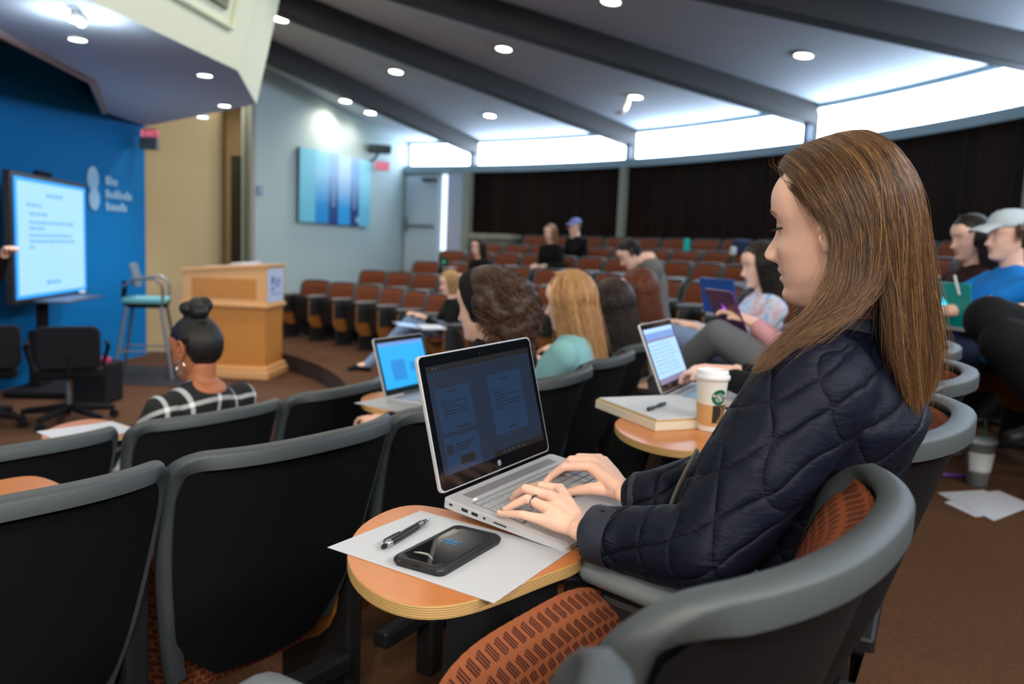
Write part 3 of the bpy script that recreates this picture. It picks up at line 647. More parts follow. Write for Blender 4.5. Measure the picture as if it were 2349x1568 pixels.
for k in range(3):
    q = MB(); pts_ = [on_cup(fa+((.004+.010*k)+.012*math.sin(t*2.6))/.035, .024+.040*t, .0026) for t in [i/12 for i in range(13)]]
    q.tube(pts_, .0011, 5); q.build('sleeve_wave', KRAFT, sl)
# round emblem: green ring with plain light figure shape (stars and wavy strands, no face)
q = MB(); ec, er = (.006, .088), .0205
def dsk(r0, r1, a0, a1, n, o, q_):
    q_.grid(lambda u, v: on_cup(fa+(ec[0]+(r0+(r1-r0)*v)*math.cos(a0+(a1-a0)*u))/.035, ec[1]+(r0+(r1-r0)*v)*math.sin(a0+(a1-a0)*u), o), n, 2)
dsk(.001, er, 0, 2*math.pi, 40, .0006, q); em = q.build('emblem', GREEN, cup, smooth='all')
q = MB(); dsk(er*.50, er*.54, 0, 2*math.pi, 40, .0009, q)
for a in (rad(18), rad(162)):
    q.grid(lambda u, v: on_cup(fa+(ec[0]+er*.76*math.cos(a)+.003*v*math.cos(6.28*u))/.035, ec[1]+er*.76*math.sin(a)+.003*v*math.sin(6.28*u), .0010), 10, 1)
for k in range(-3, 4):
    q.grid(lambda u, v: on_cup(fa+(ec[0]+.0026*k+.0014*math.sin(6*u+k)+.0011*(v-.5))/.035, ec[1]-er*.45+er*.9*u*(1-.06*abs(k)), .0010), 12, 1)
q.build('emblem_strands', CUPW, em, smooth='all')
# notebook stack and loose pen
def slab_poly(mb, px, z, th, mi=0): poly_slab(mb, [atz(x, y, z) for x, y in px], th, mi, mi)
NB = [(1376, 912), (1500, 906), (1555, 907), (1588, 918), (1600, 960), (1498, 958)]
nb0 = [atz(1368, 926, TABZ+.03), atz(1545, 905, TABZ+.03), atz(1625, 958, TABZ+.03), atz(1500, 968, TABZ+.03)]
def rect_from(a, b, wd):   # a->b long edge, perpendicular offset wd
    d = (b-a); d.z = 0; n = V((d.y, -d.x, 0)).normalized()*wd; return [a, b, b+n, a+n]
def stack_item(name, pts, z, th, mats, label, cat, group=None, bev=.0008):
    c = sum(pts, V())/len(pts); m = MB(); poly_slab(m, [V((p.x-c.x, p.y-c.y, th)) for p in pts], th, 0, min(1, len(mats)-1)); o = m.build(name, mats, bevel=bev); o.location = (c.x, c.y, z); return tag(o, label, cat, group)
nA, nB = atz(1366, 925, TABZ+.012), atz(1503, 978, TABZ+.012)
PAGE = mat('page_edges', (214, 206, 186), .8); BRC = mat('brown_cover', (150, 100, 66), .7); YEL = mat('yellow_folder', (222, 178, 92), .7)
dd = (nB-nA); dd.z = 0; dl = dd.length; dn_ = dd.normalized(); pn_ = V((-dn_.y, dn_.x, 0))
def nbq(o, L, Wd, sh=0): a = nA+dn_*o+pn_*sh; return [a, a+dn_*L, a+dn_*L+pn_*Wd, a+pn_*Wd]
stack_item('thick_notebook', nbq(0, dl, .27), TABZ+.0005, .022, [PAGE, PAGE], 'thick cream-paged notebook at the bottom of the stack beside the coffee cup', 'notebook')
stack_item('yellow_folder', nbq(.0, dl*.99, .265, .004), TABZ+.0235, .0025, [YEL], 'yellow folder between the notebook and the white pages', 'folder')
stack_item('page_stack', nbq(.008, dl*.96, .262, .006), TABZ+.0265, .004, [PAPERM], 'white page stack topping the notebook beside the coffee cup', 'paper')
a_, b_ = atz(1490, 937, TABZ+.036), atz(1532, 922, TABZ+.036); d_ = b_-a_
bp = empty('ballpoint_pen', (a_.x-d_.x*.1, a_.y-d_.y*.1, TABZ+.0365), math.atan2(d_.y, d_.x), 'black ballpoint pen lying on the white page stack', 'pen')
lx([(0, .002), (.004, .005), (.03, .0055), (.035, .004), (.075, .0042), (.08, .0055), (.118, .005), (.124, .002)], 'barrel', INK, bp); lx([(.124, .0015), (.132, .0008)], 'tip_cone', CHR, bp)
# ------------------------------------------------------------------ people: shared builders
import numpy as np
def skinmat(name, h, red=(214, 120, 100)):
    m = mat(name, h, .48, spec=.35, Subsurface_Weight=.12, Subsurface_Scale=.012); m.node_tree.nodes['Principled BSDF'].inputs['Subsurface Radius'].default_value = (1, .35, .2)
    k = NT(m); x, y, z, v = k.xyz(); n = k.noise(v, 60, 3); at_ = k.n('ShaderNodeAttribute', attribute_name='Tone')
    base = k.mix(k.m('MULTIPLY', n, .22), lin(h), tuple(.8*c for c in lin(red)[:3])+(1,)); 
    mx = k.n('ShaderNodeMix', data_type='RGBA', blend_type='MIX'); k.l(at_.outputs['Alpha'], mx.inputs[0]); k.l(base, mx.inputs[6]); k.l(at_.outputs['Color'], mx.inputs[7])
    k.l(mx.outputs[2], k.b.inputs['Base Color']); k.bump(k.noise(v, 900, 2), .0002, .4); return m
SKIN = skinmat('fair_skin', (250, 206, 182)); SKIND = skinmat('brown_skin', (176, 112, 76), (150, 70, 50))
def eval_mesh(me, mods, name):
    o = bpy.data.objects.new('tmp', me); COL.objects.link(o)
    for t, kw in mods:
        md = o.modifiers.new('m', t)
        for k, v in kw.items(): setattr(md, k, v)
    dg = bpy.context.evaluated_depsgraph_get(); dg.update(); r = bpy.data.meshes.new_from_object(o.evaluated_get(dg)); bpy.data.objects.remove(o); bpy.data.meshes.remove(me); r.name = name; r.materials.clear(); return r
def remesh(mb, name, vox, it=4, fac=.5):
    return eval_mesh(mb.mesh(name), [('REMESH', dict(mode='VOXEL', voxel_size=vox)), ('SMOOTH', dict(factor=fac, iterations=it))], name)
def join_meshes(mes, name):
    V_, F_ = [], []; o = 0
    for me in mes:
        V_ += [tuple(v.co) for v in me.vertices]; F_ += [tuple(o+i for i in p.vertices) for p in me.polygons]; o = len(V_); 
    r = bpy.data.meshes.new(name); r.from_pydata(V_, [], F_); r.update(); return r
def obj(name, me, mats, parent, smooth=True):
    me.materials.clear()
    for m_ in (mats if isinstance(mats, (list, tuple)) else [mats]): me.materials.append(m_)
    o = bpy.data.objects.new(name, me); COL.objects.link(o); o.parent = parent
    if smooth: me.polygons.foreach_set('use_smooth', [True]*len(me.polygons))
    return o
def limb(mb, pts):
    """pts: list of (point, radius); rounded tapered chain"""
    for i, (p, r) in enumerate(pts): mb.ball(p, r, 14, 10)
    for i in range(len(pts)-1):
        (a, ra), (b, rb) = pts[i], pts[i+1]
        ra = ra if isinstance(ra, (int, float)) else min(ra); rb = rb if isinstance(rb, (int, float)) else min(rb); mb.tube([a, b], [ra*.985, rb*.985], 14)
def loft(mb, secs, n=22, p=2.3):
    """secs: (centre, ax, ay, rx, ry)"""
    rg = []
    for c, ax, ay, rx, ry in secs:
        r = []
        for k in range(n):
            t = 2*math.pi*k/n; cx, sy = math.cos(t), math.sin(t); r.append(V(c)+V(ax)*(rx*math.copysign(abs(cx)**(2/p), cx))+V(ay)*(ry*math.copysign(abs(sy)**(2/p), sy)))
        rg.append(r)
    mb.rings(rg, True, True)
def gs(x, s): return math.exp(-(x/s)**2)
def interp(tab, z):
    n = len(tab)
    if z <= tab[0][0]: return tab[0][1]
    if z >= tab[-1][0]: return tab[-1][1]
    for i in range(n-1):
        if z <= tab[i+1][0]:
            (z1, v1), (z2, v2) = tab[i], tab[i+1]; h = z2-z1; t = (z-z1)/h
            m1 = (v2-tab[i-1][1])/(z2-tab[i-1][0]) if i > 0 else (v2-v1)/h; m2 = (tab[i+2][1]-v1)/(tab[i+2][0]-z1) if i < n-2 else (v2-v1)/h
            return (2*t**3-3*t*t+1)*v1+(t**3-2*t*t+t)*h*m1+(-2*t**3+3*t*t)*v2+(t**3-t*t)*h*m2
WID = [(-.122, .012), (-.116, .026), (-.105, .036), (-.09, .046), (-.07, .056), (-.045, .062), (-.02, .067), (.0, .070), (.03, .074), (.06, .070), (.085, .056), (.105, .036), (.115, .018), (.1185, .004)]
FRO = [(-.122, .045), (-.118, .066), (-.110, .080), (-.100, .084), (-.088, .082), (-.07, .083), (-.05, .086), (-.03, .086), (-.01, .082), (.008, .086), (.022, .090), (.045, .092), (.065, .086), (.085, .070), (.105, .042), (.115, .018), (.1185, .004)]
BAK = [(-.122, -.02), (-.11, .0), (-.09, .03), (-.06, .062), (-.03, .086), (.0, .100), (.03, .104), (.06, .094), (.085, .072), (.105, .042), (.115, .018), (.1185, .004)]
def head_mesh(nu=96, nz=90, nose=1.0, mouth=1.0):
    mb = MB(); rg = []
    for j in range(nz+1):
        t = j/nz; z = -.122+.2405*(.5-.5*math.cos(math.pi*t))*.5+.2405*t*.5
        w, f, b = interp(WID, z), interp(FRO, z), interp(BAK, z); ring = []
        for i in range(nu):
            th = 2*math.pi*(i/nu); th = th-.32*math.sin(th)*.9 if True else th     # denser towards the face
            c, s = math.cos(th), math.sin(th); x = (f*abs(c)**.80 if c > 0 else -b*abs(c)**.95) ; y = w*math.copysign(abs(s)**.88, s)
            if c > -.1:
                fr = max(0, min(1, (c+.1)/.5)); ay = abs(y); dx = 0
                # nose
                h = interp([(-.056, 0), (-.051, .004), (-.047, .0175), (-.041, .0245), (-.035, .0245), (-.027, .0205), (-.012, .013), (.004, .0065), (.016, .002), (.026, 0)], z)*nose
                sn = interp([(-.05, .012), (-.036, .0125), (-.02, .0095), (.004, .0085), (.02, .012)], z); dx += h*gs(ay, sn)
                dx += .0105*gs(ay-.0125, .0062)*gs(z+.043, .0075)*nose
                dx -= .004*gs(ay-.007, .004)*gs(z+.0515, .003)
                dx -= .0105*gs(ay-.027, .016)*gs(z-.009, .012)        # sockets
                dx += .0072*gs(ay-.031, .0125)*gs(z-.005, .009)       # lids over the eyeball
                dx += .0035*gs(ay-.028, .02)*gs(z-.025, .007)
                dx += .005*gs(ay-.044, .018)*gs(z+.026, .018)
                dx += (.0058*gs(z+.0615, .0052)*gs(ay, .019)+.0062*gs(z+.0765, .0055)*gs(ay, .017)-.0020*gs(z+.0695, .0018)*gs(ay, .024)+.002*gs(ay, .024)*gs(z+.068, .016))*mouth
                dx -= .001*gs(z+.088, .006)*gs(ay, .02); dx += .003*gs(z+.102, .012)*gs(ay, .022)
                x += dx*fr
            ring.append(V((x, y, z)))
        rg.append(ring)
    mb.rings(rg, True, True); return mb
def ear(mb, s, k=1.0):
    c = V((-.006, s*.071, .004))
    pts = []
    for i in range(13):
        a = rad(-150+i*24); pts.append((c+V((-.004-.014*math.cos(a)*1.0-.004*math.sin(a), s*(.012+.004*math.sin(a)), .029*math.sin(a)+.002))))
    mb.tube(pts, [.003]+[.0042]*11+[.0045], 8)
    mb.ball(c+V((.002, s*.007, -.026)), (.0085, .005, .011), 12, 8)      # lobe
    mb.ball(c+V((-.004, s*.004, .0)), (.013, .005, .024), 12, 8); mb.ball(c+V((.011, s*.006, -.004)), (.004, .004, .007), 8, 6)
def tone(me, fn):
    a = me.color_attributes.new('Tone', 'FLOAT_COLOR', 'POINT')
    vals = []
    for v in me.vertices: vals += fn(v.co)
    a.data.foreach_set('color', vals)
def face_tone(Hinv, rose=(.52, .17, .14), dark=(.10, .045, .03), hairc=(.09, .05, .03), s=1.0):
    def f(co):
        p = Hinv @ co; x, y, z = p; ay = abs(y)
        if x < .03 or abs(z) > .14: return (0, 0, 0, 0)
        lip = min(1, (gs(z+.0625, .005)+gs(z+.0765, .0058))*gs(ay, .019)*1.1)
        ml = gs(z+.0697, .0017)*gs(ay, .022)
        br = gs(z-(.0265-.10*max(0, ay-.03)), .0035)*(1 if .013 < ay < .052 else 0)
        if br > .35: return hairc+(min(.75, br)*.6*s,)
        if ml > .35 and x > .07: return dark+(min(.8, ml)*s,)
        if lip > .3: return rose+(min(.75, lip)*s,)
        ns = gs(ay-.008, .005)*gs(z+.052, .0035)
        if ns > .3: return (.25, .05, .04, min(.8, ns))
        lid = gs(ay-.031, .014)*gs(z-.012, .006)
        if lid > .3: return (.42, .22, .20, .35*lid)
        return (0, 0, 0, 0)
    return f
def rotm(yaw, pitch, roll): return Matrix.Rotation(rad(yaw), 4, 'Z') @ Matrix.Rotation(rad(pitch), 4, 'Y') @ Matrix.Rotation(rad(roll), 4, 'X')

# hair
def hairmat(name, cols, rough=.42):
    m = bpy.data.materials.new(name); m.use_nodes = True; nt = m.node_tree; b = nt.nodes['Principled BSDF']; k = NT(m)
    hi = k.n('ShaderNodeHairInfo'); cr_ = k.n('ShaderNodeValToRGB'); el = cr_.color_ramp.elements
    el[0].position = 0; el[0].color = lin(cols[0]); el[1].position = 1; el[1].color = lin(cols[-1])
    for i, c in enumerate(cols[1:-1]): e = el.new((i+1)/(len(cols)-1)); e.color = lin(c)
    x, y, z, v = k.xyz(); at_ = k.n('ShaderNodeAttribute', attribute_name='shade')
    k.l(at_.outputs['Fac'], cr_.inputs[0]); k.l(cr_.outputs[0], b.inputs['Base Color'])
    b.inputs['Roughness'].default_value = rough; b.inputs['Specular IOR Level'].default_value = .55; b.inputs['Anisotropic'].default_value = .0
    return m
def hair_base_mat(name, c1, c2, sc_=(90, 90, 6)):
    m = mat(name, c1, .5, spec=.4); k = NT(m); x, y, z, v = k.xyz(); mp = k.n('ShaderNodeMapping'); mp.inputs['Scale'].default_value = sc_; k.l(v, mp.inputs[0])
    n = k.noise(mp.outputs[0], 1, 4, .3); k.l(k.mix(n, lin(c1), lin(c2)), k.b.inputs['Base Color']); k.bump(n, .006, .9); return m
sc.cycles_curves.shape = 'RIBBONS'
def strands(name, lines, radius, m_, parent, shades=None, tip=.25):
    """lines: numpy array (n, k, 3)"""
    n, k = lines.shape[:2]; hc = bpy.data.hair_curves.new(name); hc.add_curves([k]*n)
    hc.attributes['position'].data.foreach_set('vector', lines.reshape(-1).astype(np.float32))
    ra = hc.attributes.get('radius') or hc.attributes.new('radius', 'FLOAT', 'POINT')
    prof = radius*(1-(1-tip)*np.linspace(0, 1, k)**3); ra.data.foreach_set('value', np.tile(prof, n).astype(np.float32))
    sh = hc.attributes.new('shade', 'FLOAT', 'CURVE'); sh.data.foreach_set('value', (shades if shades is not None else np.random.rand(n)).astype(np.float32))
    hc.materials.append(m_); o = bpy.data.objects.new(name, hc); COL.objects.link(o); o.parent = parent; return o
def cat(P, t):
    """catmull-rom through rows of P (m, ..., 3) at t array in 0..1"""
    m = len(P); x = np.clip(t, 0, 1)*(m-1); i = np.minimum(x.astype(int), m-2); f = (x-i)
    f = f.reshape(f.shape+(1,)*(P.ndim-1)); p0, p1, p2, p3 = P[np.maximum(i-1, 0)], P[i], P[i+1], P[np.minimum(i+2, m-1)]
    return .5*((2*p1)+(-p0+p2)*f+(2*p0-5*p1+4*p2-p3)*f**2+(-p0+3*p1-3*p2+p3)*f**3)
def resample(line, k=14):
    return cat(np.array([tuple(p) for p in line]), np.linspace(0, 1, k))
def hair_from_guides(G, n, k, rng, depth=.012, jit=.003, clump=40, centre=None, wave=0.0, wfreq=5, fly=.02, lenvar=.12):
    """G: (g, kk, 3) guides -> strands (n, k, 3)"""
    u = rng.random(n); g = len(G); out = np.zeros((n, k, 3)); T = np.linspace(0, 1, k)
    A = cat(G, u)                     # (n, kk, 3)
    cu = np.round(u*clump)/clump; B = cat(G, np.clip(cu+.3/clump*np.sin(cu*99), 0, 1))
    tt = T[None, :]*(1-lenvar*rng.random((n, 1)))
    kk = G.shape[1]
    def sample(Q):
        x = tt*(kk-1); i = np.minimum(x.astype(int), kk-2); f = (x-i)[..., None]; r = np.arange(n)[:, None]
        p0, p1, p2, p3 = Q[r, np.maximum(i-1, 0)], Q[r, i], Q[r, i+1], Q[r, np.minimum(i+2, kk-1)]
        return .5*((2*p1)+(-p0+p2)*f+(2*p0-5*p1+4*p2-p3)*f**2+(-p0+3*p1-3*p2+p3)*f**3)
    P = sample(A); Q = sample(B); cw = (.15+.55*T**1.2)[None, :, None]*rng.random((n, 1, 1)); P = P*(1-cw)+Q*cw
    c = np.array(centre); d = P-c; d[..., 2] *= .35; d /= np.linalg.norm(d, axis=2, keepdims=True)+1e-9
    dep = depth*(rng.random((n, 1))**1.3); P = P-d*dep[..., None]*np.minimum(1, T*4+.25)[None, :, None]
    ph = rng.random((n, 3, 1))*6.28; am = jit*(.3+rng.random((n, 1, 1))); 
    P += (am*np.sin(ph+T[None, None, :]*(4+5*rng.random((n, 3, 1))))*np.minimum(1, T*3)[None, None, :]).transpose(0, 2, 1)
    if wave: 
        pc = cu[:, None]*60; P += d*(wave*np.sin(pc+T[None, :]*wfreq*6.28)*T[None, :])[..., None]
    fl = rng.random(n) < fly; q = fl.sum()
    P[fl] += (rng.normal(0, 1, (q, 1, 3))*.010*(T**1.5)[None, :, None])+ (d[fl]*(.006*T*rng.random((q, 1)))[..., None])
    ct = rng.random(clump+2); shade = np.clip(.46+.36*(ct[np.round(u*clump).astype(int)]-.5)+.20*rng.normal(0, 1, n), 0, 1)
    return P, shade
def shell_mesh(G, nu, nt, centre, inset, thick, name):
    U = np.linspace(0, 1, nu); S = cat(G, U); kk = G.shape[1]; T = np.linspace(0, 1, nt)
    S = np.transpose(cat(np.transpose(S, (1, 0, 2)), T), (1, 0, 2)); c = np.array(centre); d = S-c; d[..., 2] *= .35; d /= np.linalg.norm(d, axis=2, keepdims=True)+1e-9
    o_ = S-d*inset; i_ = S-d*(inset+thick); mb = MB()
    W = lambda M_: [tuple(p) for r in M_ for p in r]; n = nu*nt; fs = []
    for a in range(nu-1):
        for b in range(nt-1): q = a*nt+b; fs.append((q, q+1, q+nt+1, q+nt)); fs.append((n+q, n+q+nt, n+q+nt+1, n+q+1))
    for a in range(nu-1): fs.append((a*nt, (a+1)*nt, n+(a+1)*nt, n+a*nt)); q = a*nt+nt-1; fs.append((q, n+q, n+q+nt, q+nt))
    for b in range(nt-1): fs.append((b, n+b, n+b+1, b+1)); q = (nu-1)*nt+b; fs.append((q, q+1, n+q+1, n+q))
    mb.add(W(o_)+W(i_), fs); return mb.mesh(name)
# ------------------------------------------------------------------ the woman at the laptop
MW = empty('person', (.40, 1.30, 0), rad(145), 'woman with long light brown hair in a navy quilted jacket typing on the silver laptop', 'person')
MWM = Matrix.Translation((.40, 1.30, 0)) @ Matrix.Rotation(rad(145), 4, 'Z'); MWI = MWM.inverted()
def loc(p): return MWI @ V(p)
HM = MWI @ (Matrix.Translation((.470, 1.199, 1.136)) @ rotm(143.6, 5.0, -8.1)); HI = HM.inverted()
fW = V((math.cos(rad(145)), math.sin(rad(145)), 0)); lW = V((-fW.y, fW.x, 0)); ux = V((1, 0, 0)); uy = V((0, 1, 0))
def onlap(x, y, h):
    return onplane(x, y, LMAIN.translation+z0_*h, z0_)
def L(x, y, h): return loc(onlap(x, y, h))
# hands
def chain(pts, rs): return [(p, r) for p, r in zip(pts, rs)]
hb = MB()
LWr = L(1334, 1214, .034); LWr2 = L(1400, 1232, .040)
Lf = {'pinky': [(1240, 1190, .026), (1199, 1180, .024), (1166, 1178, .014), (1146, 1177, .0075)],
      'ring': [(1250, 1163, .036), (1209, 1143, .036), (1181, 1156, .021), (1160, 1168, .0075)],
      'middle': [(1263, 1138, .041), (1206, 1120, .040), (1186, 1131, .022), (1177, 1143, .0075)],
      'index': [(1283, 1122, .040), (1241, 1114, .036), (1217, 1117, .020), (1203, 1125, .0075)]}
FR = {'pinky': (.0082, .0068, .0062, .0052), 'ring': (.0092, .0075, .0068, .0057), 'middle': (.0095, .0078, .0070, .0058), 'index': (.0095, .0078, .0070, .0058)}
def hand(mb, F, wrist, wrist2, thumb, wr=.021):
    for k, v in F.items():
        pts = [L(*p) for p in v]; limb(mb, chain(pts, FR[k]))
        base = wrist.lerp(pts[0], .12); limb(mb, [(base, .0135), (wrist.lerp(pts[0], .6), .0125), (pts[0], FR[k][0]*1.08)])
    ks = list(F.values()); 
    for a, b in zip(ks, ks[1:]):
        pa, pb = L(*a[0]), L(*b[0]); limb(mb, [(wrist.lerp(pa.lerp(pb, .5), .25), .0125), (wrist.lerp(pa.lerp(pb, .5), .8), .0105)])
    tp = [L(*p) for p in thumb]; limb(mb, [(wrist.lerp(tp[0], .3), .014), (tp[0], .0135), (tp[1], .0105), (tp[2], .0085), (tp[3], .0062)])
    limb(mb, [(wrist, (wr, wr, .0165)), (wrist.lerp(wrist2, .5), .0205), (wrist2, .025)])
hand(hb, Lf, LWr, LWr2, [(1318, 1176, .020), (1300, 1158, .014), (1280, 1148, .011), (1262, 1140, .008)])
RWr = L(1437, 1133, .036); RWr2 = L(1510, 1140, .045)
Rf = {'index': [(1352, 1068, .048), (1294, 1070, .047), (1265, 1091, .024), (1247, 1110, .0075)],
      'middle': [(1362, 1055, .050), (1310, 1054, .050), (1284, 1076, .024), (1270, 1092, .0075)],
      'ring': [(1374, 1052, .046), (1328, 1048, .046), (1303, 1066, .022), (1291, 1080, .0075)],
      'pinky': [(1386, 1056, .038), (1348, 1050, .036), (1326, 1062, .018), (1316, 1071, .0075)]}
hand(hb, Rf, RWr, RWr2, [(1398, 1122, .026), (1358, 1120, .024), (1326, 1124, .016), (1298, 1130, .0085)], .020)
hands = remesh(hb, 'hands', .0019, 5, .5)
# coarse rest of the body
Sc = V((.492, 1.212, .915)); pel = V((.37, 1.345, .52))
SL, EL, CL = at(1850, 905, 1.08), at(1625, 1262, 1.015), at(1395, 1231, 1.12)
SR, ER = Sc+V((.10, .155, 0)), V((.47, 1.43, .72))
bb = MB(); ls = lambda p: loc(p)
loft(bb, [(ls(pel+V((0, 0, -.06))), ux, uy, .10, .16), (ls(pel), ux, uy, .11, .17), (ls(pel.lerp(Sc, .4)), ux, uy, .095, .14), (ls(pel.lerp(Sc, .75)), ux, uy, .105, .16), (ls(Sc), ux, uy, .07, .15), (ls(Sc+V((0, 0, .04))), ux, uy, .05, .09)])
limb(bb, [(ls(Sc), .06), (ls(Sc+V((-.005, -.0, .08))), .052), (HM @ V((-.02, 0, -.07)), .055)])
limb(bb, [(ls(SL), .055), (ls(EL), .040), (LWr2, .028)]); limb(bb, [(ls(SR), .055), (ls(ER), .040), (RWr2, .028)])
for s_ in (-1, 1): limb(bb, [(V((.02, s_*.09, .50)), .085), (V((.44, s_*.11, .49)), .062), (V((.47, s_*.11, .27)), .052), (V((.42, s_*.11, .08)), .036), (V((.53, s_*.12, .04)), .03)])
body = remesh(bb, 'b', .010, 3)
hm = head_mesh(200, 190); 
for i in range(len(hm.v)): hm.v[i] = HM @ hm.v[i]
eb = MB(); ear(eb, 1); ear(eb, -1)
for i in range(len(eb.v)): eb.v[i] = HM @ eb.v[i]
ears = remesh(eb, 'e', .0018, 3)
bm_ = join_meshes([hm.mesh('h'), ears, hands, body], 'body'); tone(bm_, face_tone(HI, rose=(.66, .27, .22), s=.8)); obj('body', bm_, SKIN, MW)
# eyelid line, lashes, brow
LASH = mat('dark_lash', (32, 20, 16), .6); BROW = mat('brow_hair', (120, 80, 52), .7)
def facep(y, z, o=0):   # surface point of the face in head space by interpolation of the mesh formula
    best = None
    for v in FV:
        d = (v.y-y)**2+(v.z-z)**2
        if v.x > .03 and (best is None or d < best[0]): best = (d, v)
    return best[1]+V((o, 0, 0))
_h = head_mesh(200, 190); FV = [v for v in _h.v if v.x > .03]
m = MB()
for s_ in (1, -1):
    pts = [facep(s_*y, z, .0012) for y, z in ((.018, .0070), (.024, .0047), (.031, .0037), (.040, .0038), (.052, .0054))]
    m.tube([HM @ p for p in pts], [.0007, .0013, .0016, .0018, .0012], 6)
m.build('lid_line', LASH, MW, smooth=True)
ln = []
for s_ in (1, -1):
    for q in range(46):
        y = .018+.035*q/45; z = .0063-.0026*math.sin(math.pi*(y-.018)/.035); p = facep(s_*y, z, .001)
        out = V((.0075, s_*(.0035*(y-.025)/.02+.001), -.0042)); p1 = p+out*.5+V((0, 0, -.0008)); p2 = p+out*(.85+.3*RN.random())+V((.001, s_*.001*RN.random(), .0014))
        ln.append([HM @ p, HM @ p1, HM @ p2])
strands('eyelashes', np.array([[tuple(p) for p in l_] for l_ in ln]), .00016, LASH, MW, tip=.3)
ln = []
for s_ in (1, -1):
    for q in range(220):
        t = RN.random(); y = .013+.037*t; z = .0262+.0045*math.sin(t*2.2)-.006*max(0, t-.6)+RN.uniform(-.0024, .0024)*(1-.6*t); p = facep(s_*y, z, .0002)
        d = V((-.0005, s_*(.0045+.002*t), .0022*(1-1.8*t))); ln.append([HM @ p, HM @ (p+d*.5+V((.0007, 0, 0))), HM @ (p+d+V((-.0002, 0, 0)))])
strands('eyebrows', np.array([[tuple(p) for p in l_] for l_ in ln]), .00018, BROW, MW)
# nails
NAIL = mat('nail', (240, 196, 180), .25)
m = MB()
for F in (Lf, Rf):
    for k, v in F.items():
        a, b = L(*v[2]), L(*v[3]); d = (b-a).normalized(); up = V((0, 0, 1)); nrm = (up-d*up.dot(d)).normalized(); sd = d.cross(nrm); r = FR[k][3]
        M_ = Matrix((d, sd, nrm)).transposed().to_4x4(); M_.translation = b+nrm*r*.62+d*.0005; m.ball((0, 0, 0), (.0052, .0040, .0024), 12, 8, M=M_)
m.build('fingernails', NAIL, MW, smooth=True)
# ring on the left ring finger
a, b = L(*Lf['ring'][0]), L(*Lf['ring'][1]); c = a.lerp(b, .62); d = (b-a).normalized(); q = d.to_track_quat('Z', 'Y').to_matrix().to_4x4(); q.translation = c
m = MB(); rg = [[q @ V(((.0088+.0011*math.cos(2*math.pi*j/8))*math.cos(2*math.pi*k/24), (.0088+.0011*math.cos(2*math.pi*j/8))*math.sin(2*math.pi*k/24), .0013*math.sin(2*math.pi*j/8))) for j in range(8)] for k in range(25)]; m.rings(rg, True, False)
rg_ = m.build('ring', CHR, MW, smooth=True)
m = MB(); up = V((0, 0, 1)); nn = (up-d*up.dot(d)).normalized(); 
for t in (-.5, 0, .5): m.ball(c+(nn+d.cross(nn)*t).normalized()*.0102, .0016 if t else .0022, 8, 6)
m.build('ring_stone', mat('dark_stone', (30, 40, 60), .05, spec=1), rg_, smooth=True)
# jacket
def quilt():
    m = mat('navy_quilted_nylon', (6, 9, 20), .62, spec=.2); k = NT(m); x, y, z, v = k.xyz()
    w = k.noise(v, 6, 2); w2 = k.m('MULTIPLY', k.m('SUBTRACT', w, .5), .055)
    # two families of stitch lines (person-space planes)
    a = k.m('ADD', k.m('ADD', k.m('MULTIPLY', x, .93), k.m('MULTIPLY', z, -.28)), w2)
    b = k.m('ADD', k.m('ADD', k.m('MULTIPLY', x, .50), k.m('MULTIPLY', z, .90)), k.m('MULTIPLY', w2, -1)); b = k.m('ADD', b, k.m('MULTIPLY', y, .22)); a = k.m('ADD', a, k.m('MULTIPLY', y, -.25))
    def tri(s, P):
        f = k.m('FRACT', k.m('MULTIPLY', s, 1/P)); return k.m('ABSOLUTE', k.m('SUBTRACT', f, .5))      # .5 at seams, 0 mid
    A, B = tri(a, .052), tri(b, .048)
    pa = k.m('SUBTRACT', 1, k.m('POWER', k.m('MULTIPLY', A, 2), 5)); pb = k.m('SUBTRACT', 1, k.m('POWER', k.m('MULTIPLY', B, 2), 5))
    puff = k.m('MULTIPLY', pa, pb)
    mp = k.n('ShaderNodeMapping'); mp.inputs['Scale'].default_value = (30, 30, 75); k.l(v, mp.inputs[0]); wr = k.noise(mp.outputs[0], 1.2, 4, 1.2)
    near = k.m('ADD', .35, k.m('MAXIMUM', k.m('POWER', k.m('MULTIPLY', A, 2), 2), k.m('POWER', k.m('MULTIPLY', B, 2), 2)))
    h = k.m('ADD', puff, k.m('MULTIPLY', k.m('MULTIPLY', wr, near), .55)); k.bump(h, .0065, .8)
    seam = k.m('MAXIMUM', k.m('GREATER_THAN', A, .485), k.m('GREATER_THAN', B, .485)); k.l(k.mix(seam, lin((8, 14, 32)), lin((2, 3, 7))), k.b.inputs['Base Color']); return m  # stitch lines coloured darker, with the crease shade painted in
QUILT = quilt()
jb = MB()
up_ = V((0, 0, 1))
loft(jb, [(ls(pel+V((.0, 0, -.09))), ux, uy, .135, .175), (ls(pel), ux, uy, .14, .185), (ls(pel.lerp(Sc, .3)-fW*.01), ux, uy, .142, .18), (ls(pel.lerp(Sc, .6)-fW*.022), ux, uy, .150, .188), (ls(pel.lerp(Sc, .85)-fW*.02), ux, uy, .138, .188), (ls(Sc+V((0, 0, .0))), ux, uy, .105, .165), (ls(Sc+V((0, 0, .045))), ux, uy, .08, .115), (ls(Sc+V((-.004, -.0, .075))), ux, uy, .066, .072)], p=2.4)
mid = SL.lerp(EL, .5)+V((-.004, -.006, .0))
limb(jb, [(ls(SL.lerp(Sc, .25)), .085), (ls(SL+V((0, 0, -.005))), .082), (ls(SL.lerp(EL, .3)), .078), (ls(mid), .072), (ls(EL.lerp(SL, .12)), .064), (ls(EL), .060), (ls(EL.lerp(CL, .4)), .055), (ls(EL.lerp(CL, .75)), .049)])
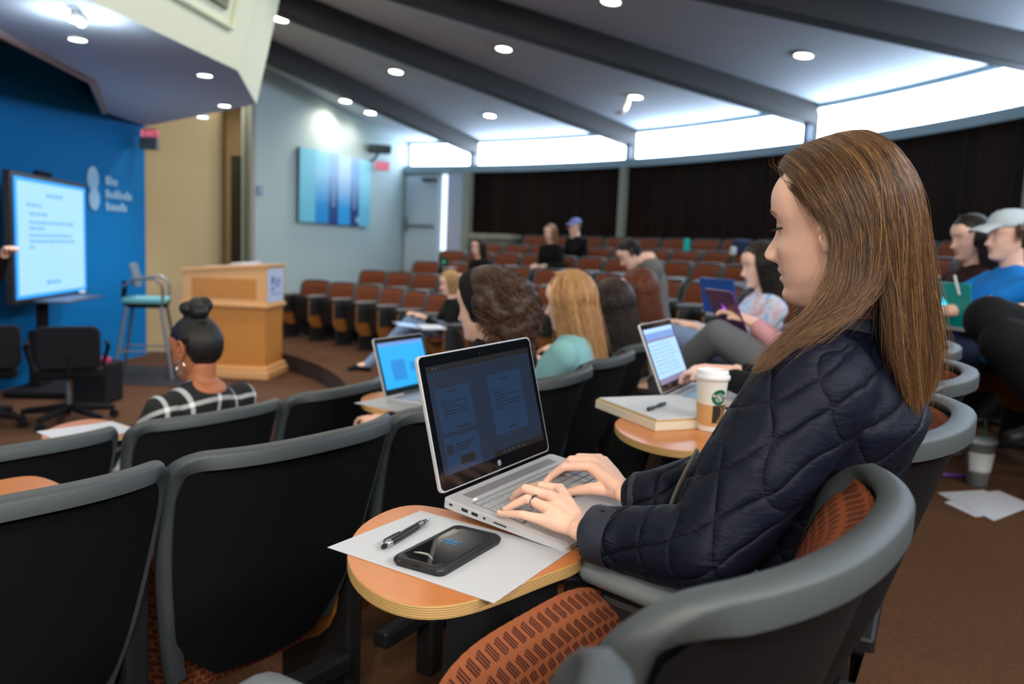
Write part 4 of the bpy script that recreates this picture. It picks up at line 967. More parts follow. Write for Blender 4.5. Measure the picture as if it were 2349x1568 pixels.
limb(jb, [(ls(EL.lerp(CL, .75)), .049), (LWr2.lerp(LWr, .15), .043)])
limb(jb, [(ls(SR), .08), (ls(SR.lerp(ER, .5)), .068), (ls(ER), .058)]); limb(jb, [(ls(ER), .058), (RWr2, .046), (RWr2.lerp(RWr, .45), .040)])
jk = remesh(jb, 'jacket', .0055, 10, .5)
J = obj('jacket', jk, QUILT, MW)
# cuff bindings, collar, arm seam, zip
def ringtube(c, axis, rx, r, name, m_, par, n=28, ry=None):
    q = V(axis).normalized().to_track_quat('Z', 'Y').to_matrix().to_4x4(); q.translation = c; mb = MB()
    pts = [q @ V((rx*math.cos(2*math.pi*k/n), (ry or rx)*math.sin(2*math.pi*k/n), 0)) for k in range(n+1)]; mb.tube(pts, r, 8, cap=False); return mb.build(name, m_, par, smooth=True)
BIND = mat('navy_binding', (26, 32, 48), .6)
dl = (LWr-LWr2).normalized(); dr_ = (RWr-RWr2).normalized()
def cuff(c, d_, r):
    q = d_.to_track_quat('Z', 'Y').to_matrix().to_4x4(); q.translation = c; mb = MB(); n = 28
    prof = [(r*1.04, -.03), (r*1.05, -.01), (r*1.04, .004), (r*1.0, .009), (r*.90, .006), (r*.86, -.01), (r*.86, -.03)]
    mb.rings([[q @ V((a*math.cos(2*math.pi*k/n), a*math.sin(2*math.pi*k/n), z)) for k in range(n)] for a, z in prof], True, False); mb.build('cuff', BIND, J, smooth=True)
cuff(LWr2.lerp(LWr, .42), dl, .040); cuff(RWr2.lerp(RWr, .62), dr_, .036)
cb = MB(); n = 30; cc_ = ls(Sc+V((.004, -.004, .052)))
cb.rings([[cc_+V((rx*math.cos(2*math.pi*k/n)+dx, ry*math.sin(2*math.pi*k/n), z)) for k in range(n)] for rx, ry, z, dx in ((.072, .078, -.03, 0), (.070, .075, .0, -.002), (.066, .070, .035, -.006), (.060, .064, .036, -.006), (.062, .068, -.02, 0))], True, False)
cb.build('collar', BIND, J, smooth=True)
zb_ = MB(); zp = [loc(at(x, y, Y)) for x, y, Y in ((1600, 1030, 1.09), (1574, 1078, 1.10), (1558, 1110, 1.11), (1545, 1140, 1.115), (1534, 1172, 1.12), (1530, 1192, 1.125))]
zb_.tube(zp, .0028, 8); zo = zb_.build('zipper', mat('zip_metal', (170, 165, 150), .35, .8), J, smooth=True)
# trousers and shoes
tb = MB()
for s_ in (-1, 1): limb(tb, [(V((.02, s_*.09, .50)), .10), (V((.44, s_*.11, .49)), .075), (V((.47, s_*.11, .27)), .062), (V((.43, s_*.11, .09)), .05)])
obj('trousers', remesh(tb, 'trousers', .011, 4), mat('black_trousers', (16, 17, 22), .85), MW)
for s_ in (-1, 1):
    tb = MB(); limb(tb, [(V((.41, s_*.11, .045)), .042), (V((.50, s_*.12, .04)), (.05, .04, .034)), (V((.56, s_*.12, .03)), (.035, .036, .026))]); obj('shoe', remesh(tb, 'shoe', .008, 3), mat('dark_shoe', (20, 20, 22), .6), MW)
# hair
GP = [
 [(1786, 376, 1.245), (1800, 392, 1.20), (1832, 420, 1.150), (1868, 470, 1.128), (1898, 512, 1.120), (1912, 575, 1.112), (1896, 650, 1.10), (1850, 722, 1.082), (1785, 785, 1.062), (1722, 852, 1.045)],
 [(1800, 356, 1.238), (1826, 372, 1.175), (1868, 412, 1.130), (1908, 470, 1.112), (1932, 540, 1.105), (1935, 622, 1.10), (1912, 690, 1.09), (1858, 752, 1.074), (1794, 802, 1.058), (1740, 850, 1.045)],
 [(1835, 334, 1.225), (1872, 352, 1.150), (1918, 405, 1.112), (1952, 480, 1.100), (1968, 560, 1.094), (1964, 640, 1.090), (1936, 706, 1.08), (1880, 758, 1.068), (1815, 802, 1.055), (1765, 840, 1.045)],
 [(1880, 316, 1.212), (1925, 342, 1.135), (1972, 405, 1.100), (2000, 480, 1.090), (2006, 560, 1.088), (1994, 636, 1.086), (1962, 692, 1.078), (1908, 738, 1.066), (1848, 772, 1.055), (1800, 800, 1.048)],
 [(1920, 304, 1.200), (1975, 335, 1.125), (2020, 400, 1.095), (2040, 480, 1.085), (2046, 560, 1.085), (2048, 640, 1.087), (2050, 715, 1.087), (2056, 790, 1.086), (2070, 855, 1.088), (2086, 915, 1.09)],
 [(1955, 298, 1.188), (2015, 332, 1.120), (2058, 400, 1.098), (2080, 480, 1.092), (2088, 560, 1.092), (2090, 650, 1.094), (2090, 735, 1.096), (2090, 810, 1.098), (2096, 890, 1.102), (2098, 965, 1.105)],
 [(1985, 297, 1.176), (2040, 330, 1.135), (2086, 400, 1.122), (2110, 480, 1.120), (2120, 570, 1.122), (2130, 660, 1.125), (2138, 740, 1.128), (2145, 805, 1.132), (2140, 870, 1.135), (2122, 930, 1.138)],
 [(1995, 300, 1.18), (2048, 332, 1.165), (2093, 400, 1.162), (2116, 480, 1.165), (2128, 570, 1.17), (2142, 660, 1.172), (2152, 740, 1.172), (2156, 805, 1.172), (2146, 865, 1.172), (2125, 925, 1.172)],
 [(1975, 304, 1.195), (2030, 335, 1.215), (2075, 400, 1.225), (2095, 480, 1.23), (2105, 570, 1.23), (2110, 660, 1.23), (2115, 740, 1.228), (2115, 805, 1.225), (2110, 865, 1.22), (2100, 915, 1.22)],
 [(1920, 312, 1.215), (1960, 345, 1.260), (2000, 410, 1.290), (2020, 490, 1.295), (2030, 570, 1.295), (2035, 650, 1.29), (2030, 720, 1.285), (2020, 790, 1.275), (2010, 840, 1.27), (2000, 880, 1.265)],
 [(1850, 332, 1.232), (1868, 360, 1.280), (1895, 420, 1.310), (1920, 490, 1.318), (1935, 560, 1.318), (1930, 640, 1.31), (1910, 700, 1.30), (1890, 750, 1.29), (1870, 790, 1.28), (1850, 820, 1.27)],
 [(1790, 372, 1.25), (1790, 386, 1.275), (1805, 430, 1.300), (1840, 490, 1.312), (1875, 540, 1.315), (1880, 600, 1.31), (1860, 660, 1.30), (1830, 720, 1.29), (1800, 770, 1.28), (1780, 810, 1.27)]]
G3b = [(1905, 309, 1.205), (1955, 338, 1.130), (2002, 402, 1.096), (2026, 480, 1.087), (2032, 560, 1.086), (2032, 640, 1.086), (2036, 712, 1.086), (2044, 780, 1.086), (2062, 845, 1.088), (2082, 905, 1.09)]
hc_ = tuple(HM @ V((-.01, 0, .0)))
def GA(L_): return np.array([resample([loc(at(*p)) for p in g], 20) for g in L_])
GF, GB = GA(GP[:4]+[[(1905, 309, 1.208), (1950, 338, 1.132), (1996, 402, 1.098), (2018, 480, 1.089), (2028, 560, 1.087), (2018, 635, 1.086), (1988, 684, 1.08), (1942, 722, 1.066), (1890, 752, 1.055), (1850, 774, 1.050)]]), GA([G3b]+GP[4:])
rng = np.random.default_rng(5)
HAIRM = hairmat('light_brown_hair', [(40, 27, 18), (76, 52, 33), (118, 84, 50), (190, 144, 92)]); HBASE = hair_base_mat('brown_hair_base', (56, 37, 24), (98, 68, 42))
hs = obj('hair', join_meshes([shell_mesh(GF, 40, 50, hc_, .006, .011, 'hair'), shell_mesh(GB, 50, 50, hc_, .006, .011, 'hair')], 'hair'), HBASE, MW)
P_, sh_ = hair_from_guides(GF, 11000, 26, rng, depth=.009, jit=.0045, clump=34, centre=hc_, fly=.05, lenvar=.22, wave=.0015)
strands('hair_strands', P_, .00024, HAIRM, hs, sh_)
P_, sh_ = hair_from_guides(GB, 17000, 26, rng, depth=.009, jit=.0045, clump=48, centre=hc_, fly=.05, lenvar=.26, wave=.0015)
strands('hair_strands', P_, .00024, HAIRM, hs, sh_)
# second layer: swept side hair from the hairline over the temple to the ear
GT = [
 [(1784, 384, 1.235), (1796, 408, 1.205), (1822, 436, 1.165), (1852, 470, 1.140), (1878, 500, 1.126), (1900, 520, 1.117)],
 [(1792, 372, 1.235), (1812, 398, 1.195), (1845, 430, 1.155), (1878, 468, 1.130), (1902, 500, 1.115), (1916, 535, 1.108)],
 [(1806, 356, 1.232), (1832, 384, 1.180), (1868, 420, 1.140), (1902, 465, 1.118), (1926, 510, 1.105), (1934, 560, 1.102)]]
G2 = np.array([resample([loc(at(*p)) for p in g], 16) for g in GT])
P2, s2 = hair_from_guides(G2, 3500, 16, rng, depth=.006, jit=.003, clump=20, centre=hc_, fly=.08, lenvar=.35)
strands('temple_strands', P2, .0002, HAIRM, hs, s2)
# wispy baby hairs at the hairline and stray long hairs
ln = []
for q in range(60):
    a = V((.078-.05*RN.random(), RN.uniform(-.03, .06), .078+.02*RN.random())); d = V((RN.uniform(-.004, .012), RN.uniform(-.014, .014), RN.uniform(.002, .014))); e = d+V((-.012*RN.random(), .01*RN.random(), .006))
    ln.append([HM @ a, HM @ (a+d*.6), HM @ (a+e)])
strands('wisps', np.array([[tuple(p) for p in l_] for l_ in ln]), .00012, HAIRM, hs)
# ------------------------------------------------------------------ the other people
def ik(S, H, a, b, pole):
    d = H-S; L_ = min(d.length, (a+b)*.985); d = d.normalized(); x = (a*a-b*b+L_*L_)/(2*L_); h = math.sqrt(max(0, a*a-x*x)); p = pole-d*pole.dot(d); p.normalize(); return S+d*x+p*h
def gen_hand(mb, W, d, n, side, k=1.0, curl=.6):
    """wrist, finger direction, palm normal (down), side: +1 left hand"""
    d = d.normalized(); n = (n-d*n.dot(d)).normalized(); s = n.cross(d)*side     # towards the little finger
    for i, (o, l, r) in enumerate(((-.030, .070, .0085), (-.010, .080, .009), (.010, .074, .0085), (.029, .058, .0075))):
        m0 = W+d*.085*k+s*o*k; a = m0+d*l*.45*k+n*l*.12*curl*k; b = a+(d*(1-.6*curl)+n*.7*curl).normalized()*l*.32*k; c = b+(d*(1-curl)+n*1.1*curl).normalized()*l*.25*k
        limb(mb, [(W+s*o*.5*k, .014*k), (m0, r*1.25*k), (a, r*k), (b, r*.9*k), (c, r*.75*k)])
    t0 = W+d*.03*k-s*.026*k; limb(mb, [(W, .017*k), (t0, .013*k), (t0+d*.03*k-s*.014*k+n*.008*k, .010*k), (t0+d*.055*k-s*.012*k+n*.02*k, .008*k)])
    limb(mb, [(W-d*.03*k, .022*k), (W+d*.05*k, (.024*k, .024*k, .016*k))])
def guides_down(L, k0=1.0, az0=58, az1=302, n=11, flare=.0, front=-.0, part=0.0):
    G_ = []
    for i in range(n):
        u = i/(n-1); az = rad(az0+(az1-az0)*u); ca, sa = math.cos(az), math.sin(az); x0 = .055-.11*math.sin(math.pi*u)
        pts = [(x0, part*.02+.006*sa, .125)]
        for th in (28, 50, 72, 92, 108):
            t = rad(th); pts.append((-.010+.108*math.sin(t)*ca*k0, .095*math.sin(t)*sa*k0, .008+.116*math.cos(t)))
        xe, ye, ze = pts[-1]
        for j in range(1, 5):
            f = j/4; pts.append((xe-.02*f+flare*ca*f, ye*(1-.08*f)+flare*sa*f, ze-(L-abs(ze))*f))
        G_.append(pts)
    return G_
def far_hair(par, H, style, cols, basec, n=1800, L=.26, rngs=3, vox=.006, az=58):
    hm_ = hairmat('hair_'+style+str(len(MATS)), cols); bm2 = hair_base_mat('hair_base_%d' % len(MATS), *basec); r_ = np.random.default_rng(rngs); MATS['h%d' % len(MATS)] = hm_
    mb = MB()
    def cap(sc_=1.0):
        q = MB(); q.ball((-.014, 0, .022), (.108*sc_, .0885*sc_, .110*sc_), 26, 18); vs = []
        for p in q.v:
            if p.x > .022 and p.z < .058: p = V((.022+(p.x-.022)*.15, p.y*.84, p.z))
            if p.z < .028 and p.x > -.035 and style in ('short', 'pulled', 'bun'): p = V((p.x, p.y*.80, p.z))
            if p.z < -.062: p = V((p.x*.92, p.y*.8, p.z))
            vs.append(H @ p)
        mb.add(vs, q.f)
    if style in ('long', 'bob'):
        G_ = guides_down(L, 1.0, az, 360-az); cap(.99)
        capme = remesh(mb, 'hair', vox, 2); G_ = np.array([resample([H @ V(p) for p in g], 16) for g in G_]); ctr = tuple(H @ V((-.01, 0, 0)))
        me = join_meshes([capme, shell_mesh(G_, 40, 26, ctr, .005, .014, 's')], 'hair'); o = obj('hair', me, bm2, par)
        P_, s_ = hair_from_guides(G_, n, 16, r_, depth=.010, jit=.004, clump=26, centre=ctr, fly=.03, lenvar=.2, wave=.004 if style == 'long' else 0); strands('hair_strands', P_, .0007, hm_, o, s_)
    elif style == 'curly':
        cap(1.03); 
        for q in range(70):
            a = r_.uniform(rad(98), rad(270)); t = r_.uniform(.0, 1); zz = .09-.24*t; rr = .085+.035*math.sin(math.pi*min(1, t*1.1)); rr *= (1 if zz < .06 else .75); mb.ball(H @ V((-.02+rr*math.cos(a)*1.15-.03*t, rr*math.sin(a)*(.95-.2*t), zz)), r_.uniform(.022, .036), 10, 8)
        o = obj('hair', remesh(mb, 'hair', vox, 2), bm2, par); ls_ = []
        for q in range(2600):
            a = r_.uniform(rad(92), rad(276)); t = r_.uniform(0, 1); zz = .10-.25*t; rr = (.10+.038*math.sin(math.pi*min(1, t*1.1)))*(1 if zz < .06 else .8)*r_.uniform(.85, 1.08); c = V((-.02+rr*math.cos(a)*1.15-.03*t, rr*math.sin(a)*(.95-.2*t), zz)); ph_ = r_.uniform(0, 6.28); cr2 = r_.uniform(.006, .013)
            tx = V((math.cos(a), math.sin(a), 0)); ty = V((-math.sin(a), math.cos(a), 0)); ls_.append([tuple(H @ (c+tx*cr2*math.cos(ph_+w_*.75)*.8+ty*cr2*math.sin(ph_+w_*.75)+V((0, 0, .010-.0052*w_)))) for w_ in range(10)])
        strands('curls', np.array(ls_), .0009, hm_, o)
    elif style == 'bun':
        cap(1.0); 
        for c, r in (((-.045, .0, .145), .045), ((-.02, .025, .155), .03), ((-.06, -.02, .160), .034), ((-.025, -.02, .17), .028), ((-.07, .02, .135), .034)): mb.ball(H @ V(c), r, 14, 10)
        o = obj('hair', remesh(mb, 'hair', vox, 3), bm2, par)
    elif style == 'short':
        cap(.985); o = obj('hair', remesh(mb, 'hair', vox, 2), bm2, par); G_ = guides_down(.05, 1.0, 80, 280, 9); G_ = np.array([resample([H @ V((p[0], p[1], max(p[2], -.05))) for p in g[:6]], 10) for g in G_]); P_, s_ = hair_from_guides(G_, n, 10, r_, depth=.006, jit=.004, centre=tuple(H @ V((0, 0, 0))), clump=20); strands('hair_strands', P_, .0007, hm_, o, s_)
    elif style == 'pulled':
        cap(.985); mb.ball(H @ V((-.11, 0, .05)), (.035, .035, .035), 12, 8); mb.ball(H @ V((-.125, 0, .01)), (.03, .03, .05), 12, 8); mb.ball(H @ V((-.125, 0, -.05)), (.024, .024, .06), 12, 8); o = obj('hair', remesh(mb, 'hair', vox, 3), bm2, par)
    return o
def person(label, head, yaw, zf, top, pants, skin=None, hair=None, hyaw=0, hpitch=8, hroll=0, pel=None, lh=None, rh=None, legs='sit', shoes=None, vox=.011, sleeves=True, width=1.0, stand=False, hands=True, hvox=.004, tvox=None, name='person', curl=.6, shx=.045, legw=1.0, neck=.222, knee=None):
    """head: world point between the eyes' level centre; everything else in the person's own frame"""
    skin = skin or SKIN; hd = V(head); a = rad(yaw); f = V((math.cos(a), math.sin(a), 0))
    px_ = .30 if pel is None else pel     # head centre is this far forward of the root
    root = hd-f*px_; root.z = zf; t = empty(name, root, a, label, 'person'); inv = (Matrix.Translation(root) @ Matrix.Rotation(a, 4, 'Z')).inverted()
    Hc = inv @ hd; H = Matrix.Translation(Hc) @ rotm(hyaw, hpitch, hroll); k = width
    ph = V((Hc.x-.06 if stand else .12, 0, .95 if stand else .52)); Sh = V((Hc.x-shx, 0, Hc.z-neck)); up = (Sh-ph).normalized(); fx = V((up.z, 0, -up.x))
    SLf, SRt = Sh+V((0, .165*k, -.015)), Sh+V((0, -.165*k, -.015))
    lh = V(lh) if lh else V((ph.x+.36, .10, .68)); rh = V(rh) if rh else V((ph.x+.36, -.10, .68))
    EL_, ER_ = ik(SLf, lh, .27, .25, V((-.4, .5, -1))), ik(SRt, rh, .27, .25, V((-.4, -.5, -1)))
    if stand: LG = {s: [(V((ph.x, s*.09, .92)), .085), (V((ph.x+.02, s*.10, .50)), .058), (V((ph.x, s*.11, .09)), .038), (V((ph.x+.13, s*.12, .035)), .03)] for s in (-1, 1)}
    else:
        kx = ph.x+.42; LG = {s: [(V((ph.x, s*.09, .50)), .085), (V((kx, s*.12, .50)), .06), (V((kx+.03, s*.12, .30)), .052), (V((kx-.02, s*.12, .09)), .036), (V((kx+.11, s*.13, .035)), .03)] for s in (-1, 1)}
        if legs in ('crossL', 'crossR'):
            s = 1 if legs == 'crossL' else -1; LG[s] = [(V((ph.x, s*.09, .53)), .085), (V((kx-.01, -s*.02, .66)), .062), (V((kx+.10, -s*.10, .50)), .052), (V((kx+.17, -s*.16, .28)), .036), (V((kx+.27, -s*.18, .27)), .03)]
        if knee: 
            for s, kp, an in knee: LG[s] = [(V((ph.x, s*.09, .53)), .085), (V(kp), .062), (V(kp).lerp(V(an), .4), .052), (V(an), .036), (V(an)+V((.12, 0, -.03)), .03)]
    mb = MB(); loft(mb, [(ph+up*-.06, fx, uy, .10, .16*k), (ph, fx, uy, .105, .165*k), (ph.lerp(Sh, .4), fx, uy, .09, .135*k), (ph.lerp(Sh, .75), fx, uy, .105, .155*k), (Sh, fx, uy, .07, .15*k), (Sh+up*.05, fx, uy, .055, .09), (Sh+up*.085, fx, uy, .052, .058)])
    limb(mb, [(Sh, .058), (Sh+V((.008, 0, .075)), .052), (H @ V((-.02, 0, -.07)), .054)])
    limb(mb, [(SLf, .05), (EL_, .038), (lh, .026)]); limb(mb, [(SRt, .05), (ER_, .038), (rh, .026)])
    for s in (-1, 1): limb(mb, LG[s])
    hq = head_mesh(48, 44); hv = [H @ p for p in hq.v]; e_ = MB(); ear(e_, 1); ear(e_, -1)
    body_ = remesh(mb, 'b', vox, 3)
    e2 = MB(); e2.add([H @ p for p in e_.v], e_.f); h2 = MB(); h2.add(hv, hq.f); parts = [body_, h2.mesh('h'), e2.mesh('e')]
    if hands:
        hb_ = MB()
        for W, E, s in ((lh, EL_, 1), (rh, ER_, -1)): d = (W-E).normalized(); gen_hand(hb_, W+d*.01, d+V((.3, 0, -.1)), V((0, 0, -1)), s, 1, curl)
        parts.append(remesh(hb_, 'hh', hvox, 2))
    bm3 = join_meshes(parts, 'body'); tone(bm3, face_tone(H.inverted(), rose=(.50, .18, .15))); obj('body', bm3, skin, t)
    tv = tvox or vox; mb = MB(); loft(mb, [(ph+up*-.08, fx, uy, .125, .18*k), (ph, fx, uy, .125, .185*k), (ph.lerp(Sh, .4), fx, uy, .11, .158*k), (ph.lerp(Sh, .75), fx, uy, .122, .172*k), (Sh, fx, uy, .09, .165*k), (Sh+up*.04, fx, uy, .078, .118), (Sh+up*.075, fx, uy, .064, .070)])
    for S_, E, W in ((SLf, EL_, lh), (SRt, ER_, rh)):
        if sleeves: limb(mb, [(S_, .066), (S_.lerp(E, .5), .058), (E, .050), (E.lerp(W, .85), .038)])
        else: limb(mb, [(S_, .064), (S_.lerp(E, .6), .056)])
    obj('shirt', remesh(mb, 'shirt', tv, 5), top, t)
    mb = MB()
    for s in (-1, 1): l = LG[s]; limb(mb, [(l[0][0], .098*legw), (l[1][0], .074*legw)]+([(l[2][0], .062), (l[3][0], .048)] if not stand else [(l[2][0], .05)]))
    obj('trousers', remesh(mb, 'trousers', tv, 4), pants, t)
    for s in (-1, 1):
        l = LG[s]; d = l[-1][0]-l[-2][0]; mb = MB(); limb(mb, [(l[-2][0]+V((0, 0, -.035)), .042), (l[-1][0], (.045, .042, .034)), (l[-1][0]+d*.45, (.035, .034, .026))]); obj('shoe', remesh(mb, 'shoe', .009, 2), shoes or MATS['dark_shoe'], t)
    if hair: far_hair(t, H, **hair)
    return t, H, root, a
def fmat(n, h, r=.85): return mat(n, h, r, spec=.25, bump=(160, .0008))
BLK = fmat('black_fabric', (15, 15, 18)); NAVYJ = fmat('navy_jeans', (36, 46, 72)); JEAN = fmat('blue_jeans', (122, 142, 170)); GREYS = fmat('grey_sweatpants', (100, 102, 106))
TEAL = fmat('pale_teal_fleece', (134, 186, 188)); BLUET = fmat('blue_tshirt', (20, 124, 208)); CHAR = fmat('charcoal_knit', (52, 54, 58)); GREYH = fmat('grey_hoodie', (112, 114, 112)); REDS = fmat('red_shirt', (150, 30, 40)); MAR = fmat('dark_maroon_top', (44, 18, 20))
def plaid():
    m = mat('black_white_plaid', (20, 22, 26), .85); k = NT(m); x, y, z, v = k.xyz()
    def band(s, P, w): return k.m('LESS_THAN', k.m('FRACT', k.m('MULTIPLY', s, 1/P)), w)
    a = band(k.m('ADD', y, .01), .105, .15); b = band(k.m('ADD', z, k.m('MULTIPLY', x, .5)), .12, .15); t = k.m('MULTIPLY', k.m('ADD', a, b), .5)
    k.l(k.mix(t, lin((16, 18, 22)), lin((232, 236, 236))), k.b.inputs['Base Color']); return m
def tiedye():
    m = mat('tie_dye_cotton', (170, 190, 220), .85); k = NT(m); x, y, z, v = k.xyz(); n = k.noise(v, 9, 3, 1.5); cr_ = k.n('ShaderNodeValToRGB'); e = cr_.color_ramp.elements
    e[0].position = .35; e[0].color = lin((120, 176, 222)); e[1].position = .62; e[1].color = lin((214, 170, 186)); q = e.new(.48); q.color = lin((214, 222, 236)); k.l(n, cr_.inputs[0]); k.l(cr_.outputs[0], k.b.inputs['Base Color']); return m
PLAID, DYE = plaid(), tiedye()
K = dict
pA, HA, rA, aA = person('person in a black and white plaid shirt with black hair in a high bun', at(447, 800, 3.08), 152, -.31, PLAID, BLK, SKIND, K(style='bun', cols=[(10, 9, 9), (22, 20, 20)], basec=((10, 9, 10), (24, 22, 22))), hyaw=6, hpitch=12, pel=.02, vox=.010, neck=.195, lh=(.36, .12, .40), rh=(.36, -.12, .40), width=1.12)
for s in (1, -1):
    m = MB(); c = HA @ V((.004, s*.082, -.058)); m.tube([c+V((.022*math.cos(q*.2618), 0, .022*math.sin(q*.2618))) for q in range(25)], .0026, 8, cap=False)
    m.build('hoop_earring', CHR, pA, smooth=True)
pB, HB, rB, aB = person('person with bushy curly brown hair, dark headband and black top typing on a laptop', at(1112, 700, 2.72), 152, -.155, BLK, NAVYJ, SKIN, K(style='curly', cols=[(34, 22, 16), (72, 46, 32), (110, 74, 50)], basec=((30, 20, 15), (66, 44, 30))), hyaw=-2, hpitch=8, pel=.12, vox=.009, neck=.185, width=1.12, lh=(.46, .08, .62), rh=(.46, -.1, .62), knee=[(1, (.62, .16, .50), (.66, .18, .10))])
m = MB(); rings = []
for q in range(33):
    a = rad(-112+224*q/32); u_ = V((.42, 0, .907)); n_ = V((0, math.sin(a), 0))+u_*math.cos(a); n_ = V((n_.x*1.0, n_.y, n_.z)); c = V((-.004, 0, .012))+V((n_.x*.114, n_.y*.092, n_.z*.116)); t_ = V((.907, 0, -.42)); rings.append([HB @ (c+n_*o+t_*z) for o, z in ((-.002, -.026), (.006, -.022), (.009, .0), (.006, .022), (-.002, .026), (-.006, 0))])
m.rings(rings, True, True); m.build('headband', BLK, pB, smooth=True)
pC, HC, rC, aC = person('person with wavy blonde hair in a pale teal fleece seen from behind', at(1306, 690, 3.32), 158, -.155, TEAL, NAVYJ, SKIN, K(style='long', cols=[(128, 88, 48), (196, 148, 92), (236, 200, 146)], basec=((120, 84, 48), (190, 146, 92)), n=5000, L=.27), hpitch=10, pel=.12, vox=.010, neck=.19, width=1.12)
pD, HD, rD, aD = person('person with long dark brown hair and black top, seated between blonde and auburn heads', at(1402, 700, 3.85), 163, -.155, BLK, BLK, SKIN, K(style='long', cols=[(24, 16, 12), (52, 34, 26)], basec=((22, 15, 12), (48, 32, 24)), n=3000, L=.36), hpitch=12, pel=.15)
pE, HE, rE, aE = person('person with long auburn hair seated beyond the dark brown head', at(1462, 668, 4.4), 167, -.155, fmat('cream_top', (176, 164, 140)), BLK, SKIN, K(style='long', cols=[(58, 26, 14), (110, 54, 28), (150, 80, 40)], basec=((50, 24, 14), (104, 52, 28)), n=3000, L=.34), hpitch=10, pel=.12)
pF, HF, rF, aF = person('person with short black hair in a grey hoodie bending over', at(1443, 582, 7.0), 186, -.155, GREYH, BLK, SKIN, K(style='short', cols=[(10, 10, 12), (24, 22, 22)], basec=((10, 10, 12), (22, 22, 24)), n=800), hpitch=38, pel=.42, vox=.012, width=1.2, neck=.10, shx=.19)
pG, HG, rG, aG = person('person with short blonde hair in black jacket and pale jeans with legs crossed', at(1031, 648, 8.2), 198, -.31, BLK, JEAN, SKIN, K(style='bob', cols=[(150, 116, 70), (214, 178, 120)], basec=((140, 108, 66), (206, 170, 116)), n=1200, L=.12), hpitch=14, pel=.22, vox=.012, legs='crossL', knee=[(1, (.62, .02, .62), (1.02, .0, .20))], shoes=BLK)
m = MB(); c = HG @ V((.03, .0, -.22)); m.ball(c, (.03, .055, .13), 14, 10); m.build('scarf', REDS, pG, smooth=True)
pH, HH, rH, aH = person('person with long dark hair sitting before the pale door end of the hall', at(1097, 566, 11.7), 220, 0, BLK, BLK, SKIN, K(style='long', cols=[(24, 16, 12), (58, 40, 26)], basec=((24, 16, 12), (54, 38, 26)), n=700, L=.3), hpitch=10, vox=.016, hvox=.007)
pI, HI_, rI, aI = person('person with long blonde hair and dark top in the far rows', at(1262, 533, 12.4), 225, .18, BLK, NAVYJ, SKIN, K(style='long', cols=[(120, 86, 56), (190, 150, 104)], basec=((112, 80, 52), (180, 142, 98)), n=700, L=.38), hpitch=6, vox=.016, hvox=.007)
pJ, HJ, rJ, aJ = person('person in a pale cap resting chin on hand in the far rows', at(1320, 518, 13.3), 222, .34, BLK, BLK, SKIN, K(style='short', cols=[(24, 20, 18), (50, 40, 34)], basec=((24, 20, 18), (46, 38, 32)), n=300), hpitch=6, vox=.016, hvox=.007, lh=(.40, .03, .98))
pK, HK, rK, aK = person('person in black sleeves and trousers typing on the open laptop beside the coffee cup', V((.96, 2.28, 1.14)), 153, 0, BLK, BLK, SKIN, K(style='short', cols=[(40, 28, 20), (70, 50, 36)], basec=((40, 28, 20), (66, 48, 34)), n=500), hpitch=15, pel=.06, vox=.010, hvox=.0028, lh=(.40, .02, .725), rh=(.40, -.12, .725), knee=[(1, (.66, .05, .57), (.74, .05, .12))], curl=.8)
pL, HL_, rL, aL = person('person in grey sweatpants with crossed leg and a purple laptop', V((1.36, 3.55, 1.12)), 165, 0, fmat('pink_sweater', (206, 150, 156)), GREYS, SKIN, K(style='long', cols=[(60, 40, 26), (104, 74, 50)], basec=((56, 38, 26), (98, 70, 48)), n=600, L=.3), hpitch=18, pel=.06, vox=.011, legs='crossL', knee=[(1, (.50, .10, .74), (.78, -.12, .46))], lh=(.36, .05, .80), rh=(.36, -.1, .80), hvox=.004)
pM, HM_, rM, aM = person('person with long dark hair in tie dye top and jeans behind a blue laptop', at(1742, 607, 4.5), 184, 0, DYE, JEAN, SKIN, K(style='long', cols=[(22, 16, 13), (46, 32, 24)], basec=((20, 15, 12), (42, 30, 22)), n=2200, L=.20), hpitch=12, pel=.06, vox=.011, legs='crossL', knee=[(1, (.60, .14, .66), (.66, .05, .24))], lh=(.40, .06, .70), rh=(.40, -.08, .70))
pN, HN, rN, aN = person('person with dark hair tied back and dark top beside the man in the cap', at(2225, 545, 4.45), 182, .18, MAR, BLK, SKIN, K(style='long', cols=[(16, 12, 11), (44, 30, 22)], basec=((16, 12, 11), (38, 27, 21)), az=78, L=.24), hpitch=10, pel=.06, vox=.011)
pO, HO, rO, aO = person('person in a pale baseball cap and blue t-shirt', at(2312, 540, 4.0), 180, .18, BLUET, NAVYJ, SKIN, K(style='short', cols=[(50, 34, 24), (80, 58, 40)], basec=((46, 32, 24), (76, 54, 38)), n=900), hpitch=4, pel=.03, vox=.011, width=1.15, sleeves=False, shoes=fmat('white_sneaker', (190, 188, 184)))
def cap_hat(H, par, col):
    m = MB(); rg = []
    for j in range(11):
        t = j/10*math.pi/2; z = .042+.088*math.sin(t); r = math.cos(t)**.75 if j < 10 else .01; rg.append([H @ V((-.008+.108*r*math.cos(a), .088*r*math.sin(a), z)) for a in [2*math.pi*i/32 for i in range(32)]])
    m.rings(rg, True, True); c = m.build('cap', col, par, smooth='all'); m = MB()
    m.grid(lambda u, v: H @ V((.075+.105*v*math.cos((u-.5)*2.2)**.6, .078*math.sin((u-.5)*2.9)*(1-.10*v), .046+.014*math.cos((u-.5)*3)-.028*v*v)), 16, 6)
    m.grid(lambda u, v: H @ V((.075+.105*v*math.cos((u-.5)*2.2)**.6, .078*math.sin((u-.5)*2.9)*(1-.10*v), .041+.014*math.cos((u-.5)*3)-.028*v*v)), 16, 6, flip=True); m.build('brim', col, c, smooth='all')
